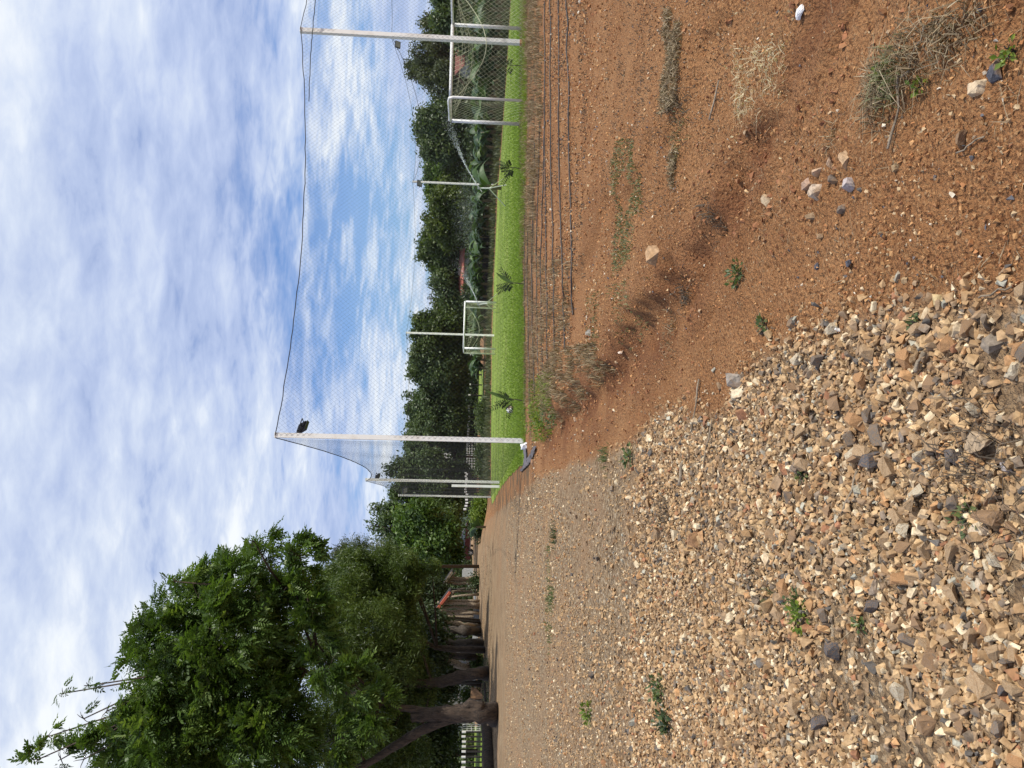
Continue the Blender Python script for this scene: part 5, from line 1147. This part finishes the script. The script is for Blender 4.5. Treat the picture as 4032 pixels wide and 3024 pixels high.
# ---------------------------------------------------------------- saplings at the net
def sapling(label, base, d_h, leaves, seed, cat='sapling'):
    r = random.Random(seed); b = G(*base); z = float((b-CAM)@Fw); e = empty('sapling', b, label, cat, 'saplings planted along the foot of the net'); o = b
    tip = W(d_h[0], d_h[1], z)-o
    mb = MB(); mb.tube([(0, 0, -.05), tip*.5+np.array([.02, 0, 0]), tip], [.014, .010, .005], 6); mb.obj('stem', M_bark, e)
    for (v, y, kind) in leaves:
        E = W(v, y, z+r.uniform(-.12, .12))-o; S0 = tip*r.uniform(.45, .75) if kind != 'blade' else tip*.6
        if kind == 'pin':   # pinnate dark leaf
            L_ = E-S0; k = 7; V, F = [], []; side = np.cross(L_, np.array([0, 1, .2])); side /= np.linalg.norm(side); mb = MB(); mb.tube([S0, S0+L_*.5+[0, 0, .03], E], .0035, 4, sh=.2)
            for i in range(k):
                q = .3+.7*i/(k-1); c = S0+L_*q+[0, 0, .03*math.sin(q*3)]
                for s in (-1, 1):
                    t_ = c+side*s*.075*(1.1-.5*abs(q-.6))+L_*.12+np.array([0, r.uniform(-.02, .02), -.02]); n_ = L_/np.linalg.norm(L_)*.016
                    j = len(V); V += [c, (c+t_)/2+n_, t_, (c+t_)/2-n_]; F.append((j, j+1, j+2, j+3))
            mb.add(V, F, r.uniform(0, .6)); mb.obj('leaf', M_sap, e)
        else:               # long upright blade
            L_ = E-S0; side = np.cross(L_, np.array([0, 1, 0])); side = side/np.linalg.norm(side)*.045; V = []
            for i in range(6):
                q = i/5; w_ = math.sin(min(1, .12+q)*math.pi)**.6; c = S0+L_*q+np.array([0, 0, .03*math.sin(q*3)]); V += [c+side*w_, c+np.array([0, .012, 0]), c-side*w_]
            mb = MB(); mb.add(V, [(i*3+j, i*3+j+1, i*3+j+4, i*3+j+3) for i in range(5) for j in (0, 1)], .9); mb.obj('long_leaf', M_ban, e, smooth=True)
M_sap = leafmat('sapling_leaf', (.018, .03, .012), (.035, .055, .018), (.05, .08, .02), .15)
sapling('small dark sapling at the net below the brown roofed hut', (2061, 259), (1975, 262), [(1965, 235, 'pin'), (1995, 240, 'pin'), (2005, 285, 'pin'), (1960, 290, 'pin'), (1975, 310, 'pin'), (2010, 235, 'pin')], 1)
sapling('dark sapling with feathery leaves at the net near the right sprinkler', (2063, 666), (1990, 660), [(1968, 640, 'pin'), (1972, 655, 'pin'), (1990, 690, 'pin'), (2010, 690, 'pin'), (1980, 722, 'pin'), (1975, 670, 'pin'), (2000, 636, 'pin')], 2)
sapling('sapling with one long pale leaf at the net right of the far goal', (2063, 1119), (1990, 1115), [(1952, 1072, 'blade'), (1960, 1130, 'pin'), (1962, 1150, 'pin'), (1985, 1140, 'pin'), (1985, 1078, 'pin'), (2000, 1140, 'pin'), (1972, 1062, 'pin')], 3)
sapling('tallest sapling with a long green blade leaf beside the football', (2066, 1579), (1985, 1572), [(1905, 1535, 'blade'), (1965, 1548, 'pin'), (1955, 1590, 'pin'), (1975, 1600, 'pin'), (1935, 1610, 'pin'), (1990, 1605, 'pin'), (1985, 1555, 'pin'), (2000, 1640, 'pin')], 4)
rag = W(1965, 1585, 19.3)
mb = MB(); pts = [W(2045, 1738, 19.1)]
# white plastic at the foot of the corner post
b = G(2074, 1757); V, F = rough_rock(31, 14, .5, 2, .12); o = link('plastic_bag', mesh_np('plastic_bag', V*np.array([.2, .12, .34]), F, smooth=True), M_cloth); o.location = b+np.array([0, 0, .06]); tag(o, 'crumpled white plastic bag at the foot of the near left corner post', 'plastic bag')
def sheet():
    P = [G(*q)[:2] for q in [(2064, 1765), (2070, 1800), (2066, 1835), (2052, 1850), (2056, 1858), (2078, 1838), (2094, 1818), (2110, 1782), (2120, 1755), (2108, 1757), (2090, 1795), (2078, 1806), (2076, 1765)]]
    bm = bmesh.new(); f = bm.faces.new([bm.verts.new((p[0], p[1], 0)) for p in P]); bmesh.ops.triangulate(bm, faces=[f])
    for _ in range(3): bmesh.ops.subdivide_edges(bm, edges=[e for e in bm.edges if e.calc_length() > .15], cuts=1); bmesh.ops.triangulate(bm, faces=bm.faces[:])
    for v in bm.verts: v.co.z = gz1(v.co.x, v.co.y)+.02+.03*random.random()
    me = bpy.data.meshes.new('plastic_sheet'); bm.to_mesh(me); bm.free(); tag(link('plastic_sheet', me, M_tarp), 'torn grey plastic sheet along the left corner of the lawn', 'plastic sheet')
sheet()

# ---------------------------------------------------------------- weeds, dry grass, twigs
def region_pts(px_poly, n):
    """random ground points inside a polygon given in 2212-scale photo pixels"""
    P = np.array([G2(*q)[:2] for q in px_poly]); lo, hi = P.min(0), P.max(0); out = np.zeros((0, 2)); k = 0
    while len(out) < n and k < 30:
        q = rng.uniform(lo, hi, (n*2, 2)); out = np.vstack([out, q[inside(P, q[:, 0], q[:, 1])]]); k += 1
    out = out[:n]; return np.column_stack([out, gz(out[:, 0], out[:, 1])])
def patch(name, label, poly, n, h, w, mat, lean=.7, cat='grass', clumpy=True):
    pos = region_pts(poly, n)
    if clumpy: pos = pos[fbm(pos[:, 0]*3.5, pos[:, 1]*3.5, 41, 3) > .5]
    tag(blade_obj(name, pos, rng.uniform(h*.4, h*1.2, len(pos)), w, mat, lean), label, cat, None, 'stuff')
patch('dry_grass', 'dead brown grass strip between the lawn and the drip hoses', [(1131, -40), (1131, 560), (1137, 600), (1170, 600), (1175, 330), (1176, -40)], 15000, .16, .012, M_dry, .9)
patch('dry_grass', 'dead weedy growth among the hoses farther left', [(1133, 560), (1135, 900), (1175, 870), (1240, 700), (1245, 560), (1180, 560)], 9000, .12, .010, M_dry, .9)
patch('litter', 'dark dry plant litter strewn between the drip hoses', [(1150, -40), (1150, 900), (1215, 820), (1260, 640), (1270, -40)], 14000, .05, .012, M_darkdry, 1.3)
patch('edge_grass', 'taller green grass fringing the lawn under the near net', [(1129, -40), (1129, 560), (1134, 560), (1140, 250), (1140, -40)], 9000, .13, .012, M_grass, .6, 'grass', False)
patch('edge_grass', 'green grass fringe at the left corner of the lawn', [(1130, 560), (1129, 950), (1136, 960), (1136, 700)], 3500, .08, .010, M_grass, .6, 'grass', False)
patch('green_weeds', 'low green creeping weeds in a strip down the red earth', [(1325, 300), (1370, 300), (1392, 450), (1370, 560), (1325, 600), (1335, 450)], 1700, .045, .009, M_weedg, 1.1, 'weeds')
patch('green_weeds', 'sparse weeds on the lumpy bank above the gully', [(1270, 640), (1360, 600), (1440, 600), (1400, 720), (1330, 790), (1290, 800)], 1100, .045, .008, M_weedg, 1.1, 'weeds')
patch('dry_weeds', 'dry weeds on the bank left of the gully head', [(1180, 760), (1290, 740), (1330, 790), (1250, 890), (1190, 930)], 5200, .13, .010, M_dry, .9, 'weeds')
patch('green_weeds', 'greener weeds at the top of the bank near the corner post', [(1150, 820), (1200, 800), (1215, 900), (1175, 960), (1150, 940)], 1800, .14, .012, M_bright, .8, 'weeds')
patch('dry_grass', 'flattened dry grass tufts on the bare earth at the right', [(1440, 20), (1480, 20), (1480, 260), (1455, 420), (1440, 300)], 2600, .08, .007, M_dry, 1.4)
patch('dry_litter', 'dark litter scattered over the smooth bare earth', [(1300, 0), (1600, 0), (1560, 500), (1300, 560)], 2600, .035, .007, M_darkdry, 1.4, 'litter')
patch('dry_litter', 'thin dead stems strewn over the gravel', [(1300, 1000), (2212, 820), (2212, 1400), (1300, 1640)], 1500, .06, .003, M_dry, 2.5, 'litter', False)
patch('dry_litter', 'dead stems strewn over the near red earth', [(1600, 0), (2212, 0), (2212, 600), (1600, 700)], 1700, .05, .0028, M_dry, 2.5, 'litter')
patch('green_weeds', 'sparse green weeds in a line across the fine gravel', [(1180, 1180), (1192, 1180), (1194, 1420), (1180, 1420)], 500, .08, .010, M_weed, .8, 'weeds')
patch('shade_grass', 'thin green grass in the shade at the foot of the grove', [(1042, 1420), (1056, 1420), (1062, 1680), (1044, 1680)], 3000, .10, .03, M_leafO, .8, 'weeds')
def tuft(label, px, n, h, w, mat, spread=.1, lean=1., name='grass_tuft', cat='weed', group=None):
    b = G2(*px); q = rng.normal(size=(n, 2))*spread; pos = np.column_stack([b[0]+q[:, 0], b[1]+q[:, 1], gz(b[0]+q[:, 0], b[1]+q[:, 1])])
    return tag(blade_obj(name, pos, rng.uniform(h*.35, h*1.15, n), w, mat, lean, org=b), label, cat, group)
def leafy(label, px, n, r, mat, leaf=.03, name='weed', cat='weed', group=None):
    """small broad leaved weed: stems with leaf quads"""
    b = G2(*px); d = rng.normal(size=(n, 3)); d[:, 2] = np.abs(d[:, 2])*.7; d /= np.linalg.norm(d, axis=1)[:, None]; P = d*r*rng.uniform(.2, 1, (n, 1)); P[:, 2] += .01
    UV = np.array([[0, 0, 0], [.5, .32, .08], [1, 0, 0], [.5, -.32, .08]]); V, F = instances(UV, np.array([[0, 1, 2, 3]]), P, rots(n, 'dirs', d+rng.normal(size=(n, 3))*.6), leaf*rng.uniform(.6, 1.4, n))
    me = mesh_np(name, V, F, shade=np.repeat(rng.uniform(0, 1, n), 4)); o = link(name, me, mat); o.location = b; tag(o, label, cat, group)
    mb = MB()
    for k in range(6): a = P[rng.integers(0, n)]; mb.tube([(0, 0, -.01), a*.5+np.array([0, 0, .01]), a], .0018, 4)
    mb.obj('stem', M_barkg, o)
for (px, n, h, w, mt, sp, ln, lab) in [
    ((1905, 185), 280, .13, .0045, M_dry, .055, 1.6, 'large dry grass clump at the right above the slate stone'), ((1965, 130), 170, .12, .004, M_dry, .05, 1.5, 'dry grass clump uphill of the large clump'),
    ((2040, 90), 90, .10, .005, M_dry, .05, 1.6, 'dry grass clump on the bank edge at the right'), ((2105, 55), 45, .09, .004, M_dry, .04, 1.5, 'brown matted grass tuft nearest the right corner'),
    ((1925, 165), 130, .11, .005, M_weedg, .05, 1.2, 'few green shoots in the large dry clump'), ((1800, 295), 40, .10, .004, M_dry, .04, 1.8, 'thin straw tuft on bare earth above the small rock heap'),
    ((1485, 640), 60, .10, .007, M_darkdry, .05, 1.3, 'dry tuft in the gully below the weeds'), ((1450, 720), 90, .09, .006, M_dry, .10, 1.4, 'greyish dry tuft on the smooth slope left of the gully'),
    ((2110, 1000), 120, .16, .004, M_darkdry, .10, 1.6, 'tangle of dead twigs on the gravel'), ((1440, 1110), 120, .11, .006, M_darkdry, .09, 1.3, 'dark dead weed on the middle of the gravel'),
    ((1310, 985), 60, .12, .008, M_weed, .07, 1.0, 'weedy tuft at the border of red earth and gravel'), ((1635, 1250), 60, .09, .005, M_darkdry, .05, 1.4, 'dead tuft in the bare patch of the gravel'),
    ((1545, 470), 60, .10, .006, M_darkdry, .06, 1.2, 'dead grass tuft above the gully'), ((1465, 235), 90, .10, .007, M_darkdry, .12, 1.5, 'dark straw heap on the smooth earth'),
    ((1195, 1290), 70, .12, .012, M_weed, .12, .9, 'green grass tuft on the fine gravel'), ((1200, 1160), 60, .14, .012, M_leafD, .10, .8, 'dark green tuft on the gravel below the car'),
    ((1340, 142), 45, .05, .006, M_darkdry, .07, 1.4, 'small dark dry tuft, right one of two above the smooth earth'), ((1389, 164), 60, .05, .006, M_darkdry, .08, 1.5, 'grey dead weed mat below the two small tufts'), ((1264, 254), 70, .08, .008, M_darkdry, .16, 1.4, 'dark dead plant remains just below the nearest hose'),
    ((1470, 285), 80, .06, .006, M_weedg, .09, 1.4, 'narrow weed mat with green shoots beside a small tan stone'), ((1350, 160), 30, .04, .005, M_darkdry, .05, 1.3, 'small dark dry tuft, left one of two above the smooth earth'), ((1660, 1290), 30, .05, .004, M_weed, .03, 1., 'tiny weed in the gravel')]:
    tuft(lab, px, n, h, w, mt, sp, ln)
for (px, n, r, mt, lf, lab) in [
    ((1175, 905), 700, .42, M_bright, .045, 'bright green feathery bush beside the near left corner post'), ((1200, 890), 420, .3, M_weed, .04, 'green bush on the bank in front of the bright one'),
    ((1598, 592), 70, .07, M_weed, .03, 'small green leafy weed on the smooth red slope'), ((1737, 1330), 90, .07, M_bright, .025, 'yellow green flowering weed on the gravel'), ((1730, 1305), 70, .06, M_weed, .025, 'dark leafed weed beside the yellow green one'),
    ((1277, 1540), 90, .12, M_bright, .045, 'bright green leafy weed alone on the gravel at the left'), ((1430, 1488), 100, .10, M_weed, .035, 'olive weed on the gravel near the left edge'), ((1445, 1560), 100, .10, M_leafD, .035, 'dark low weed on the gravel at the far left'),
    ((2100, 1110), 60, .06, M_weed, .02, 'small green sprigs beside the dead twigs'), ((1865, 1350), 30, .03, M_weed, .02, 'tiny green sprout in coarse gravel'), ((1990, 700), 30, .03, M_weed, .02, 'tiny green sprout at the gravel border'),
    ((1655, 700), 26, .04, M_weed, .03, 'bluish green sprout above the gravel'), ((1365, 985), 60, .10, M_weed, .04, 'yellowish weed at the gravel border beside the path'), ((1995, 185), 30, .035, M_bright, .02, 'green clover sprig in the dry clump'),
    ((1915, 150), 20, .03, M_bright, .02, 'small bright leaf sprig among straw'), ((2190, 110), 26, .04, M_bright, .02, 'green sprout at the lower right corner'), ((1740, 1020), 40, .04, M_weed, .02, 'sprig of weed between coarse stones')]:
    leafy(lab, px, n, r, mt, lf)
patch('dry_litter', 'straw and stems strewn over the bank top at the far right', [(1850, -20), (2100, -20), (2110, 70), (1990, 190), (1880, 200)], 900, .06, .003, M_dry, 2.2, 'litter')
patch('dry_litter', 'brown matted leaves along the bank edge at the right', [(1990, 60), (2130, 0), (2140, 50), (2040, 130)], 110, .05, .006, M_dry, 1.8, 'litter', False)
patch('leaf_litter', 'brown fallen leaves and twigs in the shade under the grove', [(1040, 1200), (1062, 1200), (1075, 1680), (1044, 1680)], 4200, .05, .03, M_darkdry, 2., 'litter')
# pale papery dry leaves heap
pos = region_pts([(1600, 120), (1690, 100), (1700, 200), (1640, 260), (1590, 240)], 330); pos = np.array([onG(a+random.gauss(0, .13), b+random.gauss(0, .10)) for a, b, _ in pos]); pos = pos[fbm(pos[:, 0]*6, pos[:, 1]*6, 9, 2) > .47]; n = len(pos)
UV = np.array([[0, 0, 0], [.5, .35, .12], [1, 0, -.05], [.5, -.3, .1]]); V, F = instances(UV, np.array([[0, 1, 2, 3]]), pos+[0, 0, .012], rots(n), rng.uniform(.010, .024, n))
tag(link('dry_leaf_litter', mesh_np('dry_leaf_litter', V, F, shade=np.repeat(rng.uniform(0, 1, n), 4)), M_pale), 'pale papery dry leaves strewn on the red earth at the right', 'leaf litter', None, 'stuff')
patch('dry_litter', 'curly pale dry stems among the papery leaves', [(1590, 100), (1700, 90), (1705, 220), (1640, 270), (1590, 250)], 420, .07, .0035, M_pale, 2.0, 'litter', False)
STK = [((1560, 175), (1538, 262), .006, 'thin dark stick lying on the smooth earth at the right'), ((1545, 905), (1525, 1010), .004, 'pale stick on the edge of the gravel'), ((1515, 820), (1500, 930), .006, 'weathered stick lying by the grey and cream rocks'),
       ((1860, 1020), (1830, 1110), .005, 'dark thin stick crossing the gravel'), ((2195, 620), (2120, 640), .003, 'pale straw on the near earth'), ((2010, 760), (1990, 800), .008, 'thick pale stick among coarse stones'), ((1952, 160), (1925, 320), .005, 'long dark stem in the dry clump'),
       ((2010, 60), (1960, 170), .004, 'bent pale stem crossing the dry clumps'), ((1480, 1000), (1475, 1050), .012, 'white stick of wood standing out on the gravel'), ((1970, 1460), (1985, 1540), .006, 'pale twig in the coarse gravel at the left'), ((1770, 1170), (1785, 1215), .004, 'short pale twig in the gravel'), ((2080, 330), (2135, 300), .003, 'forked straw below the slate stone')]
for a, b, r, lab in STK:
    a, b = G2(*a), G2(*b); k = 6; P = [a*(1-t)+b*t for t in np.linspace(0, 1, k)]; P = [onG(p[0]+random.uniform(-.01, .01), p[1]+random.uniform(-.01, .01), r+.012) for p in P]
    mb = MB(); mb.tube(P, [r*random.uniform(.7, 1.2) for _ in P], 5); tag(mb.obj('stick', M_wood, org=P[0], smooth=True), lab, 'stick')
# bird over the trees
mb = MB(); mb.add([(0, -.12, 0), (.02, 0, .02), (0, .1, 0), (-.02, 0, 0)], [(0, 1, 2, 3)]); mb.add([(0, -.03, 0), (.22, 0, .10), (.20, .05, .09), (0, .04, 0)], [(0, 1, 2, 3)]); mb.add([(0, -.03, 0), (-.22, 0, .10), (-.20, .05, .09), (0, .04, 0)], [(0, 1, 2, 3)])
o = mb.obj('bird', M_black); o.location = W(1611, 1610, 45); sm = o.modifiers.new('s', 'SOLIDIFY'); sm.thickness = .03; tag(o, 'small dark bird flying above the trees', 'bird')
print('tris', sum(len(o.data.polygons) for o in bpy.data.objects if o.type == 'MESH'))
